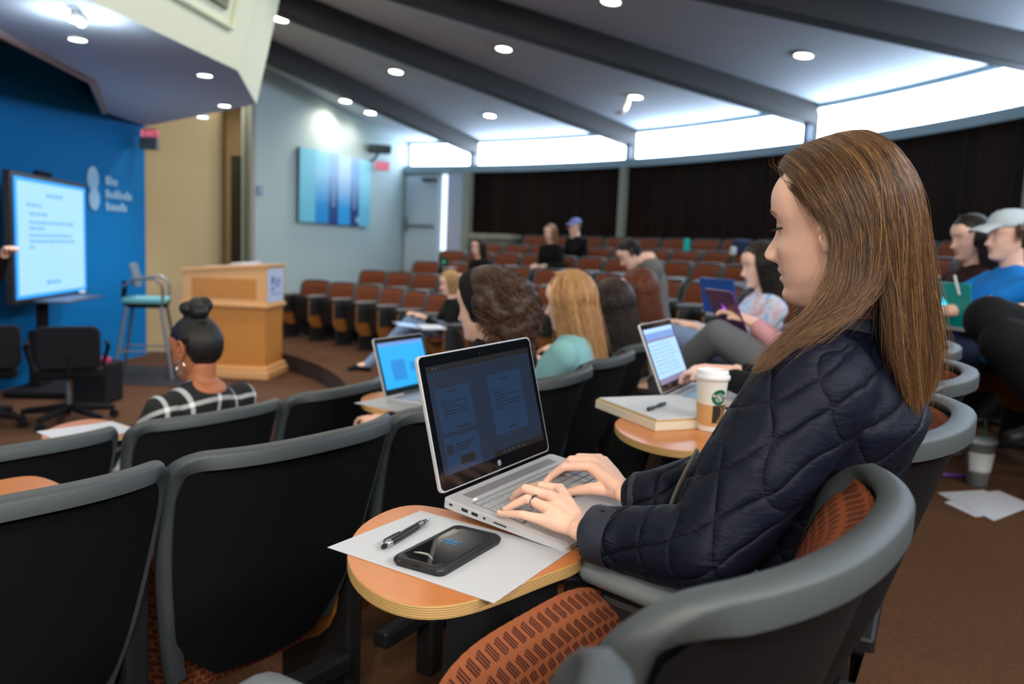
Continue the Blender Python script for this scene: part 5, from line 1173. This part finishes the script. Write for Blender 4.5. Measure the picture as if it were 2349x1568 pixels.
cap_hat(HO, pO, fmat('pale_cap', (196, 210, 216))); cap_hat(HJ, pJ, fmat('lavender_cap', (128, 140, 196)))
pP, HP_, rP, aP = person('person in black clothes with raised crossed knee at the right edge', V((2.44, 3.16, 1.25)), 172, .18, BLK, BLK, SKIN, K(style='short', cols=[(30, 22, 18), (56, 40, 30)], basec=((30, 22, 18), (50, 38, 30)), n=300), pel=.05, vox=.012, width=1.2, legw=1.35, legs='crossR', knee=[(-1, (.60, .02, .70), (.34, .12, .30)), (1, (.58, .14, .62), (.20, .14, .1))], lh=(.3, .16, .72), rh=(.3, -.16, .72))
pQ, HQ, rQ, aQ = person('person in black standing beside the presentation screen, hand raised', V((-3.62, 5.1, 1.18)), -30, -.5, BLK, BLK, SKIN, K(style='short', cols=[(30, 22, 18), (56, 40, 30)], basec=((30, 22, 18), (50, 38, 30)), n=200), pel=.0, vox=.012, stand=True, lh=(.34, .22, 1.42), rh=(.3, -.16, 1.2))
# ------------------------------------------------------------------ their laptops
def lap_M(hc, yaw, w, tilt=0):
    """hc: hinge centre; yaw: the user's facing"""
    a = rad(yaw); f = V((math.cos(a), math.sin(a), 0)); x = V((f.y, -f.x, 0)); M_ = Matrix((x, f, V((0, 0, 1)))).transposed().to_4x4(); M_ = M_ @ Matrix.Rotation(rad(tilt), 4, 'X'); M_.translation = V(hc)-x*w/2; return M_
def blue_content(rc): rc(0, .92, 1, 1, 1, 1); rc(.2, .15, .5, .6, 3, 1); rc(.6, .3, .8, .5, 3, 1)
SMB = [emit('bright_blue_screen', (0, 150, 220), 1.0), emit('bluegrey_bar', (90, 130, 190), 1.0), emit('b2', (20, 40, 60), 1), emit('deeper_blue', (0, 118, 190), 1.0), emit('b4', (200, 220, 255), 1)]
laptop(lap_M((-.36, 2.93, .545), 153, .31), .31, .215, .30, 'silver laptop with bright blue screen before the curly haired person', content=blue_content, smats=SMB, name='laptop')
def doc_content(rc):
    rc(0, .80, 1, .92, 1, 1); rc(0, .0, 1, .10, 4, 1); rc(.49, .12, .51, .76, 3, 1); rc(.0, .76, 1, .80, 4, 1)
    for k in range(8):
        rc(.06, .68-k*.07, .22+.05*(k % 3), .695-k*.07, 3, 1); rc(.28, .68-k*.07, .44, .695-k*.07, 3, 1); rc(.58, .68-k*.07, .74+.04*(k % 4), .695-k*.07, 3, 1)
SMD = [emit('pale_blue_page', (150, 190, 240), 1.0), emit('blue_toolbar', (96, 130, 190), 1), emit('d2', (60, 80, 120), 1), emit('grey_blue_text', (104, 140, 196), 1), emit('taskbar', (110, 100, 130), 1)]
laptop(lap_M((.53, 2.52, .668), 153, .325), .325, .225, .40, 'white edged laptop showing a pale blue document beside the coffee cup', content=doc_content, smats=SMD, keym=mat('blue_lit_keys', (140, 180, 210), .5))
def plain_laptop(hc, yaw, w, col, glow, lab, lid=.35, logo=(235, 240, 255), s=2.0):
    M_ = lap_M(hc, yaw, w); t, b, ld, SM_, LM_ = laptop(M_, w, w*.68, lid, lab, lidcol=col, smats=SMD)
    m = MB(); cxx, czz = w/2, w*.34
    m.ball((0, 0, 0), (.018, .0015, .019), 14, 10, M=LM_ @ Matrix.Translation((cxx, .0066, czz))); m.ball((0, 0, 0), (.004, .001, .007), 8, 6, M=LM_ @ Matrix.Translation((cxx+.004, .0066, czz+.026)) @ Matrix.Rotation(.5, 4, 'Y')); m.build('lid_emblem', glow, ld, smooth=True); return t
PURP = mat('purple_case', (92, 38, 92), .35); BLUEC = mat('blue_case', (28, 86, 168), .35); TEALC = mat('teal_case', (0, 156, 152), .35); GRNC = mat('dark_green_case', (0, 62, 44), .4)
plain_laptop((1.02, 3.72, .755), 190, .30, PURP, emit('violet_emblem', (170, 70, 220), 1.2), 'purple cased laptop on the grey sweatpants knee', .45)
plain_laptop((1.18, 4.58, .765), 203, .31, BLUEC, emit('white_emblem', (235, 245, 255), 4), 'blue cased laptop with glowing emblem before the tie dye top', .25)
plain_laptop((2.10, 3.92, .80), 197, .32, TEALC, emit('cyan_emblem', (0, 210, 255), 2.2), 'teal cased laptop with glowing cyan emblem by the man in the cap', .20)
plain_laptop(at(1021, 612, 10.9), 215, .20, GRNC, emit('green_emblem', (30, 160, 110), 1.5), 'small dark green laptop before the dark haired person near the door', .15)
lt = lap_M(at(962, 748, 7.6), 198, .33); laptop(lt, .33, .23, 1.45, 'pale open laptop lying flat on the blonde person\'s knee', lidcol=mat('white_lid', (214, 220, 232), .4), body=mat('white_body', (214, 220, 232), .4), smats=SMD, keys=False)
# ------------------------------------------------------------------ stage furniture and wall things
# wooden lectern
LW1 = mat('lectern_oak', (204, 134, 60), .45, noise_=(14, .12)); LW2 = mat('lectern_oak_trim', (226, 170, 110), .45)
mpt = atz(618, 870, -.5); le = empty('lectern', (mpt.x-.50, mpt.y+.30, -.5), rad(-3), 'large oak lectern with sloped top standing on the stage', 'lectern')
W_, D_ = .95, .60
m = MB(); m.box((0, 0, .045), (W_+.10, D_+.10, .09)); m.box((0, 0, .115), (W_+.05, D_+.05, .05)); m.build('base', LW2, le, bevel=.012)
m = MB(); m.box((0, 0, .47), (W_-.02, D_-.02, .68)); m.build('body', LW1, le, bevel=.004)
m = MB(); m.box((0, 0, .83), (W_+.05, D_+.05, .045)); m.build('moulding', LW2, le, bevel=.010)
m = MB(); A_ = [(-W_/2, -D_/2), (W_/2, -D_/2), (W_/2, D_/2), (-W_/2, D_/2)]; m.add([(x, y, .85) for x, y in A_]+[(x, y, 1.19+(.085 if x > 0 else 0)) for x, y in A_], [(0, 1, 5, 4), (1, 2, 6, 5), (2, 3, 7, 6), (3, 0, 4, 7), (4, 5, 6, 7)]); m.build('reading_box', LW2, le, bevel=.004)
m = MB(); m.rings([[V((x*1.04, y*1.05, 1.19+(.0425+.0425*x/(W_/2))+z)) for x, y in A_] for z in (0, .03)]); m.build('top', LW2, le, bevel=.006)
m = MB(); m.box((0, -D_/2-.002, 1.02), (W_*.78, .006, .22)); m.build('front_panel', LW1, le, bevel=.004)
m = MB(); m.box((0, 0, 0), (.006, .50, .38)); sg = m.build('sign', mat('pale_blue_sign', (196, 212, 240), .5), le); sg.location = (W_/2+.004, 0, 1.06); SGT = mat('sign_print', (96, 112, 168), .6)
m = MB()
for y, z, wd, hh in ((-.10, .06, .09, .09), (.07, .07, .16, .02), (.08, .03, .20, .022), (.06, -.01, .15, .02), (-.10, -.04, .07, .05), (.0, -.10, .30, .012)): m.box((.0036, y, z), (.0012, wd, hh))
m.build('sign_print', SGT, sg)
for k, (dx, dy, rz, lb) in enumerate(((.12, .02, .1, 'white paper bundle on the lectern top beside its high edge'), (-.14, .0, -.1, 'thin white paper on the lectern top near its low edge'))):
    p = V((le.location.x+dx*math.cos(rad(-3)), le.location.y+dx*math.sin(rad(-3))+dy, -.5+1.19+.0725+.0425*dx/(W_/2)+.003)); m = MB()
    for q in range(4 if k == 0 else 1): m.box((.004*q, .003*q, .004+.008*q), (.30, .24, .007), .05*q)
    o = m.build('papers', PAPERM, bevel=.001); o.location = p; o.rotation_euler = (0, -math.atan(.0425/(W_/2)), rad(-3)+rz); tag(o, lb, 'paper')
# screen on a cart
a0, a1 = at(34, 546, 7.1), at(196, 545, 8.75); sd = V((a1.x-a0.x, a1.y-a0.y, 0)); SWd = sd.length; ang = math.atan2(sd.y, sd.x)
zt, zb2 = at(34, 402, 7.1).z, at(46, 688, 7.1).z; SHt = zt-zb2
tv = empty('presentation_screen', (a0.x, a0.y, -.5), ang, 'large screen on a black cart showing a pale blue slide', 'screen')
m = MB(); m.box((SWd/2, .04, (zt+zb2)/2+.5), (SWd+.09, .07, SHt+.09)); m.build('screen_frame', mat('black_bezel', (10, 11, 13), .35), tv, bevel=.008)
m = MB(); zc0, zc1 = zb2+.5, zt+.5
def rc_(u0, v0, u1, v1, mi, d=0): m.add([(SWd*u, .0-.0015*(d+1), zc0+SHt*v) for u, v in ((u0, v0), (u1, v0), (u1, v1), (u0, v1))], [(0, 1, 2, 3)], mi)
rc_(0, 0, 1, 1, 0); rc_(.035, .03, .965, .97, 1, 1)
def words(x, y, ws, mi=2, h=.022):
    for w_ in ws: rc_(x, y, x+w_, y+h, mi, 2); x += w_+.012
words(.40, .86, (.05, .04, .06, .05), 2, .028); words(.14, .77, (.05, .07, .05)); words(.17, .695, (.08, .05, .09)); words(.17, .625, (.05, .06, .09, .05, .07, .08, .04, .10)); words(.17, .575, (.09, .10)); words(.17, .515, (.05, .07, .06, .05, .08, .06, .09, .05)); words(.17, .465, (.08, .05, .09, .07, .05, .08, .06, .07)); words(.17, .415, (.06,)); words(.38, .10, (.08, .06, .04), 2, .03)
m.build('slide', [emit('slide_edge', (30, 150, 240), 1.0), emit('slide_page', (150, 198, 255), .95), emit('slide_text', (96, 160, 235), .9)], tv)
m = MB(); m.box((SWd/2, .14, .30), (.34, .10, .62)); m.box((SWd/2, .12, .80), (.16, .06, .7)); m.build('column', BLK, tv, bevel=.01)
m = MB(); m.box((SWd/2, .0, .04), (.9, .62, .05)); m.build('cart_base', BLK, tv, bevel=.015)
m = MB(); m.box((SWd/2, -.08, .94-.02-.0), (.95, .40, .025)); m.build('shelf', mat('cart_shelf', (70, 80, 100), .4), tv, bevel=.006)
sh_ = tv.location+V((math.cos(ang)*SWd*.9+.06, math.sin(ang)*SWd*.9, 0)); o = MB(); o.ball((0, 0, 0), (.03, .05, .018), 14, 8); o = o.build('computer_mouse', mat('white_plastic', (216, 220, 222), .4), smooth=True); o.location = (sh_.x+.02, sh_.y-.12, .452); tag(o, 'small white computer mouse on the cart shelf under the screen', 'mouse')
m = MB(); m.box((0, 0, 0), (.06, .30, .06)); o = m.build('soundbar_camera', BLK, bevel=.01); p = at(98, 401, 7.8); o.location = p; o.rotation_euler = (0, 0, ang-rad(90)); tag(o, 'slim black camera bar sitting on top of the screen', 'camera')
# logo and lettering on the blue wall
LGW = mat('white_wall_lettering', (150, 196, 226), .6); cL = onblue(214, 436, .012)
lg = empty('wall_emblem', cL, math.atan2(bt.y, bt.x), 'white shield emblem with three short lines of lettering on the blue wall', 'sign')
kx = 1/FPX*8.4
m = MB(); m.ball((0, 0, .13), (.12, .006, .14), 20, 12); m.ball((0.02, 0, -.10), (.11, .006, .13), 20, 12); m.build('emblem_shape', LGW, lg, smooth=True)
m = MB()
rn_ = random.Random(3)
for z, ws in ((.135, (.055, .035, .045, .04)), (-.02, (.05, .04, .035, .045, .04, .03, .045, .05, .045)), (-.165, (.045, .04, .05, .035, .045, .05, .04))):
    x = .26
    for i, w_ in enumerate(ws): h_ = .10 if i == 0 or rn_.random() < .25 else .07; m.box((x+w_/2, 0, z+h_/2-.05), (w_, .008, h_)); x += w_+.024
m.build('wall_lettering', LGW, lg)
for v_ in (): pass
# exit signs
EXR = emit('exit_red', (240, 120, 140), .9); EXW = mat('exit_housing', (226, 226, 220), .5)
def exit_sign(p, rz, lab, s=1.0, dk=False):
    t = empty('exit_sign', p, rz, lab, 'exit sign'); m = MB(); m.box((0, 0, 0), (.32*s, .05, .20*s)); m.build('housing', EXW if not dk else mat('pink_exit_face', (236, 130, 150), .5), t, bevel=.006)
    text('EXIT', .17*s, (0, -.027, 0), (rad(90), 0, 0), EXR, t, 'exit_letters', .002); return t
exit_sign(at(345, 307, 10.4), rad(10), 'glowing red exit sign above the tan wall beside the blue wall', .62, True)
m = MB(); m.box((0, 0, 0), (.22, .10, .14)); o = m.build('emergency_light', mat('grey_box', (100, 112, 110), .6), bevel=.01); o.location = at(343, 330, 10.4); tag(o, 'small grey emergency light box under the exit sign on tan wall', 'light box')
pw_ = onwall(877, 381, .22); exit_sign(pw_, rad(30), 'glowing exit sign on the pale side wall below the wall speaker', .85, True)
pw_ = onwall(872, 342, .20); t = empty('wall_speaker', pw_, rad(20), 'dark wall speaker on a bracket high on the pale side wall', 'speaker')
SPK = mat('dark_speaker', (46, 62, 66), .5); m = MB(); m.box((0, 0, 0), (.42, .24, .16)); m.build('speaker_box', SPK, t, bevel=.03); m = MB(); m.tube([(-.02, .0, -.05), (-.12, .02, -.22), (-.22, .05, -.26)], .025, 8); m.build('bracket', SPK, t, smooth=True)
m = MB(); pw_ = onwall(597, 436, .02); m.box((0, 0, 0), (.12, .03, .15)); o = m.build('thermostat', mat('grey_plate', (140, 158, 186), .5), bevel=.006); o.location = pw_; o.rotation_euler = (0, 0, aw); tag(o, 'small grey blue control plate on the pale side wall', 'control plate')
# striped banner on the pale wall
q00, q10, q11, q01 = [onwall(x, y, .04) for x, y in ((683, 511), (845, 517), (845, 366), (683, 340))]
bl = (V((q10.x, q10.y, 0))-V((q00.x, q00.y, 0))).length; zb_0, zb_1 = (q00.z+q10.z)/2, (q01.z+q11.z)/2; bh = zb_1-zb_0
bn_ = empty('striped_banner', (q00.x, q00.y, zb_0), aw, 'large banner of vertical light and dark blue stripes on the pale side wall', 'banner')
m = MB(); m.box((bl/2, .0, bh/2), (bl, .05, bh)); m.build('board', mat('banner_board', (90, 120, 124), .6), bn_, bevel=.004)
def bmat(n, a, b): 
    m = mat(n, a, .5); k = NT(m); x, y, z, v = k.xyz(); c_ = k.n('ShaderNodeValToRGB'); e = c_.color_ramp.elements; e[0].color = lin(b); e[1].color = lin(a); e[0].position = .25; e[1].position = .7; k.l(k.m('MULTIPLY', z, 1/bh), c_.inputs[0]); k.l(c_.outputs[0], k.b.inputs['Base Color']); return m
cols = [((120, 205, 226), (110, 200, 222)), ((150, 214, 240), (0, 146, 220)), ((150, 190, 238), (0, 62, 130)), ((190, 224, 250), (30, 160, 228)), ((140, 186, 238), (0, 50, 118)), ((150, 226, 240), (104, 194, 222))]
x = 0
for i, (wd, (ca, cb)) in enumerate(zip((.20, .18, .135, .175, .13, .18), cols)):
    m = MB(); m.box((x+wd*bl/2, -.028, bh/2), (wd*bl-.004, .006, bh)); m.build('stripe', bmat('banner_stripe_%d' % i, ca, cb), bn_); x += wd*bl
WHT = mat('banner_print', (150, 190, 225), .6); m = MB()
for sx0 in (.385+.06, .69+.06):
    for k in range(9): m.box((sx0*bl, -.033, bh*(.26+.045*k)), (.028*bl, .002, bh*.03))
m.build('banner_lettering', WHT, bn_); m = MB(); m.lathe([(bh*.045, -.002), (bh*.045, .002)], 20, M=Matrix.Translation((bl*.80, -.034, bh*.09)) @ Matrix.Rotation(rad(90), 4, 'X')); m.build('banner_seal', WHT, bn_)
# bar stool by the blue wall
SC = at(338, 800, 9.0); st = empty('bar_stool', (SC.x, SC.y, -.49), rad(15), 'tall grey stool with mesh back and teal seat by the blue wall', 'stool')
STM = mat('grey_stool_metal', (120, 122, 128), .4, .5); SEATT = mat('teal_seat', (110, 178, 182), .6); MESH = mat('grey_mesh_back', (96, 104, 118), .7)
tops = {(-1, -1): (-.17, -.19), (-1, 1): (-.17, .19), (1, -1): (.17, -.19), (1, 1): (.17, .19)}
for (a, b), (x, y) in tops.items(): m = MB(); m.tube([(x, y, .82), (x*1.75, y*1.55, .0)], .018, 8); m.build('leg', STM, st, smooth=True)
m = MB(); m.tube([(-.245, -.255, .30), (.245, -.255, .30), (.245, .255, .30), (-.245, .255, .30), (-.245, -.255, .30)], .011, 8); m.build('footrest', STM, st, smooth=True)
m = MB(); m.rings([[V((x*k, y*k, z)) for x, y in rrect(.23, .24, .07, 5)] for z, k in ((.82, .95), (.835, 1), (.865, 1), (.878, .95))]); m.build('seat', SEATT, st, smooth=40)
m = MB(); m.rings([[V((x*k, y*k, z)) for x, y in rrect(.22, .23, .07, 5)] for z, k in ((.77, .9), (.82, 1))]); m.build('seat_pan', BLK, st)
m = MB(); m.rings([[V((-.20-.10*(z-1.0)-o, y, 1.12+z*.5)) for y, z in rrect(.20, .26, .09, 5)] for o in (0, .02)]); m.build('backrest', MESH, st, bevel=.004)
for s in (-1, 1): m = MB(); m.tube([(-.20, s*.21, 1.0), (-.10, s*.26, 1.08), (.12, s*.27, 1.10), (.20, s*.26, 1.02), (.20, s*.23, .85)], .016, 8); m.build('arm', STM, st, smooth=True)
m = MB(); m.tube([(-.12, 0, .80), (-.24, 0, .84), (-.22, 0, 1.05)], .03, 8); m.build('back_support', BLK, st, smooth=True)
m = MB(); m.rings([[V((x, y, z)) for x, y in rrect(.75, .62, .06)] for z in (0, .008)]); o = m.build('floor_mat', mat('black_mat', (26, 26, 30), .8)); o.location = (SC.x+.05, SC.y+.02, -.499); tag(o, 'dark rubber mat under the tall stool', 'mat')
# swivel chairs on the stage
def swivel(x, y, rz, lab):
    t = empty('office_chair', (x, y, -.5), rz, lab, 'chair', 'black swivel chairs on the stage')
    for k in range(5):
        a = 2*math.pi*k/5; L_ = MB(); L_.tube([(.03*math.cos(a), .03*math.sin(a), .13), (.30*math.cos(a), .30*math.sin(a), .10), (.36*math.cos(a), .36*math.sin(a), .09)], [.035, .028, .022], 8); lg_ = L_.build('leg', BLK, t, smooth=True)
        m = MB(); m.tube([(.36*math.cos(a)-.02*math.sin(a), .36*math.sin(a)+.02*math.cos(a), .035), (.36*math.cos(a)+.02*math.sin(a), .36*math.sin(a)-.02*math.cos(a), .035)], .034, 12); m.build('caster', BLK, lg_, smooth=True)
    m = MB(); m.tube([(0, 0, .12), (0, 0, .40)], .028, 10); m.build('gas_lift', METAL, t, smooth=True)
    m = MB(); m.rings([[V((x_*k, y_*k, z)) for x_, y_ in rrect(.24, .25, .08, 5)] for z, k in ((.40, .92), (.42, 1), (.47, 1), (.49, .92))]); m.build('seat', BLK, t, smooth=40)
    m = MB(); m.rings([[V((-.24-.02*o, y_*k, .66+z_*k)) for y_, z_ in rrect(.23, .17, .06, 5)] for o, k in ((-1, .96), (0, 1), (1.5, 1), (2.2, .95))]); m.build('backrest', BLK, t, smooth=40)
    m = MB(); m.tube([(-.05, 0, .42), (-.26, 0, .44), (-.28, 0, .62)], .022, 8); m.build('back_bar', BLK, t, smooth=True)
    for s in (-1, 1): m = MB(); m.tube([(.0, s*.25, .45), (.0, s*.30, .64), (-.12, s*.29, .66), (.12, s*.29, .66)], .018, 8); m.build('armrest', BLK, t, smooth=True)
    return t
c1, c2 = at(190, 860, 6.6), at(-60, 930, 6.3)
swivel(c1.x-.12, c1.y, rad(120), 'black swivel chair whose star base shows in front of the bar stool'); swivel(c2.x, c2.y, rad(150), 'black swivel chair cut by the left picture edge with one caster showing')
# bottle on a small black stand between screen and stool
bx = at(222, 860, 7.5); m = MB(); m.box((0, 0, .19), (.34, .34, .38)); o = m.build('black_case', BLK, bevel=.02); o.location = (bx.x, bx.y, -.5); tag(o, 'low black case on the stage behind the swivel chair', 'case')
m = MB(); m.lathe([(.033, 0), (.036, .01), (.036, .13), (.030, .155), (.018, .17), (.018, .20), (.001, .20)], 20); o = m.build('water_bottle', mat('peach_bottle', (226, 176, 150), .4), smooth=40); o.location = (bx.x-.03, bx.y, -.118); tag(o, 'small peach coloured bottle standing on the low black case', 'bottle')
m = MB(); m.rings([[V((x, y, z)) for x, y in rrect(.07, .045, .02)] for z in (0, .05)]); o = m.build('pink_pouch', mat('pink_cloth', (186, 50, 90), .8), bevel=.01); o.location = (bx.x+.09, bx.y-.08, -.118); tag(o, 'small pink pouch on the low black case', 'pouch')
# tablets in use in the lower rows, with papers
def tab_paper(row, k, label, dphi, dr, rot, sheetpts=True, lam=True):
    ch = ROWCH[(row, k)]; pts = add_tablet(ch, dphi, dr, rot); Mx = Matrix.Translation(ch.location) @ Matrix.Rotation(ch.rotation_euler.z, 4, 'Z'); c = Mx @ (sum(pts, V())/len(pts)); zf = c.z
    if label:
        a = ch.rotation_euler.z+rad(rot)-rad(8); ux_, uy_ = V((math.cos(a), math.sin(a), 0)), V((-math.sin(a), math.cos(a), 0)); q = [c+ux_*i*.108+uy_*j*.14 for i, j in ((-1, -1), (1, -1), (1, 1), (-1, 1))]
        sheet('paper_sheet', q, zf+.0004, [PAPERM], label, 'paper')
tab_paper('front row', 3, 'white paper on the front row writing tablet left of the hair bun', 4.2, -.2, 0)
tab_paper('second row', 4, 'white paper on the tablet behind the open silver laptop lid', 4.3, -.12, 0)
tab_paper('second row', 1, None, 5.4, .0, 0)
# things on the aisle floor
zf = .18
fl = [[(2150, 1130), (2246, 1186), (2350, 1158), (2256, 1124)], [(2172, 1140), (2280, 1196), (2372, 1160), (2290, 1126)], [(2166, 1152), (2238, 1186), (2312, 1170), (2250, 1128)]]
for k, (px_, lb) in enumerate(zip(fl, ('white sheet lying at the left of the loose papers on the aisle floor', 'white sheet lying on top of the loose papers on the aisle floor', 'white sheet peeking out below the loose papers on the aisle floor'))): sheet('floor_paper', [atz(x, y, zf) for x, y in px_], zf+.001+.0012*(k if k < 2 else -.5), [PAPERM], lb, 'paper', th=.0008)
cb_ = atz(2240, 1112, zf); CLR = mat('clear_plastic', (232, 238, 240), .12, Transmission_Weight=.85, IOR=1.2); t = empty('iced_drink_cup', (cb_.x, cb_.y, zf), 0, 'clear plastic cup with green straw standing on the aisle floor', 'cup'); t.scale = (1.12, 1.12, 1.12)
m = MB(); m.lathe([(.034, .0), (.036, .004), (.052, .165), (.0535, .168), (.051, .168), (.035, .008)], 32); m.build('cup_body', CLR, t, smooth=40)
m = MB(); m.lathe([(.055, .164), (.056, .172), (.050, .178), (.012, .180)], 32); m.build('cup_lid', mat('clear_lid', (190, 200, 210), .2, Transmission_Weight=.4), t, smooth=40)
m = MB(); m.lathe([(.0345, .010), (.0365, .035), (.001, .036)], 24); m.build('melted_ice', mat('milky_ice', (188, 186, 180), .4), t, smooth=True)
m = MB(); m.grid(lambda u, v: V(((.0375+.0105*v+.0022)*math.cos(3.4+2.2*u), (.0375+.0105*v+.0022)*math.sin(3.4+2.2*u), .045+.085*v)), 14, 3); m.build('cup_print', mat('white_cup_print', (200, 204, 204), .6), t, smooth=True)
m = MB(); m.tube([(.018, -.005, .012), (.012, -.004, .17), (.006, -.002, .245)], .0036, 8); m.build('straw', mat('green_straw', (0, 84, 56), .4), t, smooth=True)
pp_ = atz(2140, 1090, zf); m = MB(); m.tube([(0, 0, .008), (.02, -.006, .008), (.13, -.02, .008)], [.004, .007, .007], 10); o = m.build('purple_marker', mat('purple_plastic', (110, 60, 180), .35), smooth=True); o.location = pp_; tag(o, 'purple marker lying on the aisle floor left of the plastic cup', 'marker')
m = MB(); pp_ = atz(2155, 1048, zf)
for k in range(14): m.ball((RN.uniform(-.12, .10), RN.uniform(-.05, .05), .03+RN.uniform(0, .05)), (RN.uniform(.03, .06), RN.uniform(.03, .05), RN.uniform(.02, .04)), 10, 8)
me_ = remesh(m, 'crumpled_bag', .008, 2); o = obj('crumpled_bag', me_, mat('off_white_bag', (150, 144, 134), .6, bump=(40, .02)), None); o.location = pp_; tag(o, 'crumpled off-white bag on the aisle floor behind the purple marker', 'bag')
# small things on the far rows
def small(name, x, y, Y, dims, col, lab, cat_, bev=.01, rz=.6):
    m = MB(); m.box((0, 0, 0), dims); o = m.build(name, mat(name+'_mat', col, .7), bevel=bev); o.location = at(x, y, Y); o.rotation_euler = (0, 0, rz); return tag(o, lab, cat_)
small('teal_folder', 1575, 562, 10.9, (.10, .03, .17), (0, 170, 160), 'small teal folder standing on a far row chair', 'folder')
small('navy_bag', 1700, 566, 10.9, (.26, .12, .20), (24, 40, 74), 'navy bag on a far row chair near the window wall', 'bag', .04)
small('white_pouch', 1682, 576, 10.7, (.10, .06, .12), (206, 206, 204), 'small white pouch leaning against the navy bag', 'pouch', .03)
# pale counter at the door end
cpt = at(1135, 552, 15.7); m = MB(); m.box((0, 0, .78), (.95, .4, .10)); o = empty('side_counter', (cpt.x, cpt.y, .53), rad(-30), 'pale counter against the slatted wall near the door', 'counter'); m.build('counter_top', mat('pale_counter', (150, 148, 130), .6), o, bevel=.01); m = MB(); m.box((0, 0, .37), (.85, .32, .74)); m.build('cabinet', mat('counter_front', (120, 116, 100), .7), o)
# earphone cord on the teal laptop
m = MB(); q0 = at(2190, 632, 3.83); m.tube([q0, at(2194, 650, 3.80), at(2201, 676, 3.78)], .006, 6); o = m.build('earphone_cord', mat('white_cord', (200, 206, 200), .5), smooth=True); tag(o, 'white earphone cord hanging over the teal laptop', 'cord')
# ------------------------------------------------------------------ world and view
w = bpy.data.worlds.new('world'); sc.world = w; w.use_nodes = True
bg = w.node_tree.nodes['Background']; bg.inputs[0].default_value = (.55, .68, .9, 1); bg.inputs[1].default_value = .25
sc.view_settings.view_transform = 'Standard'; sc.view_settings.look = 'None'; sc.view_settings.gamma = 1; sc.view_settings.exposure = 0.55
sc.view_settings.use_curve_mapping = False
sc.cycles.use_denoising = True
sc.cycles.max_bounces = 6; sc.cycles.diffuse_bounces = 4; sc.cycles.glossy_bounces = 3; sc.cycles.transmission_bounces = 6; sc.cycles.sample_clamp_indirect = 6
sc.cycles.caustics_reflective = False; sc.cycles.caustics_refractive = False
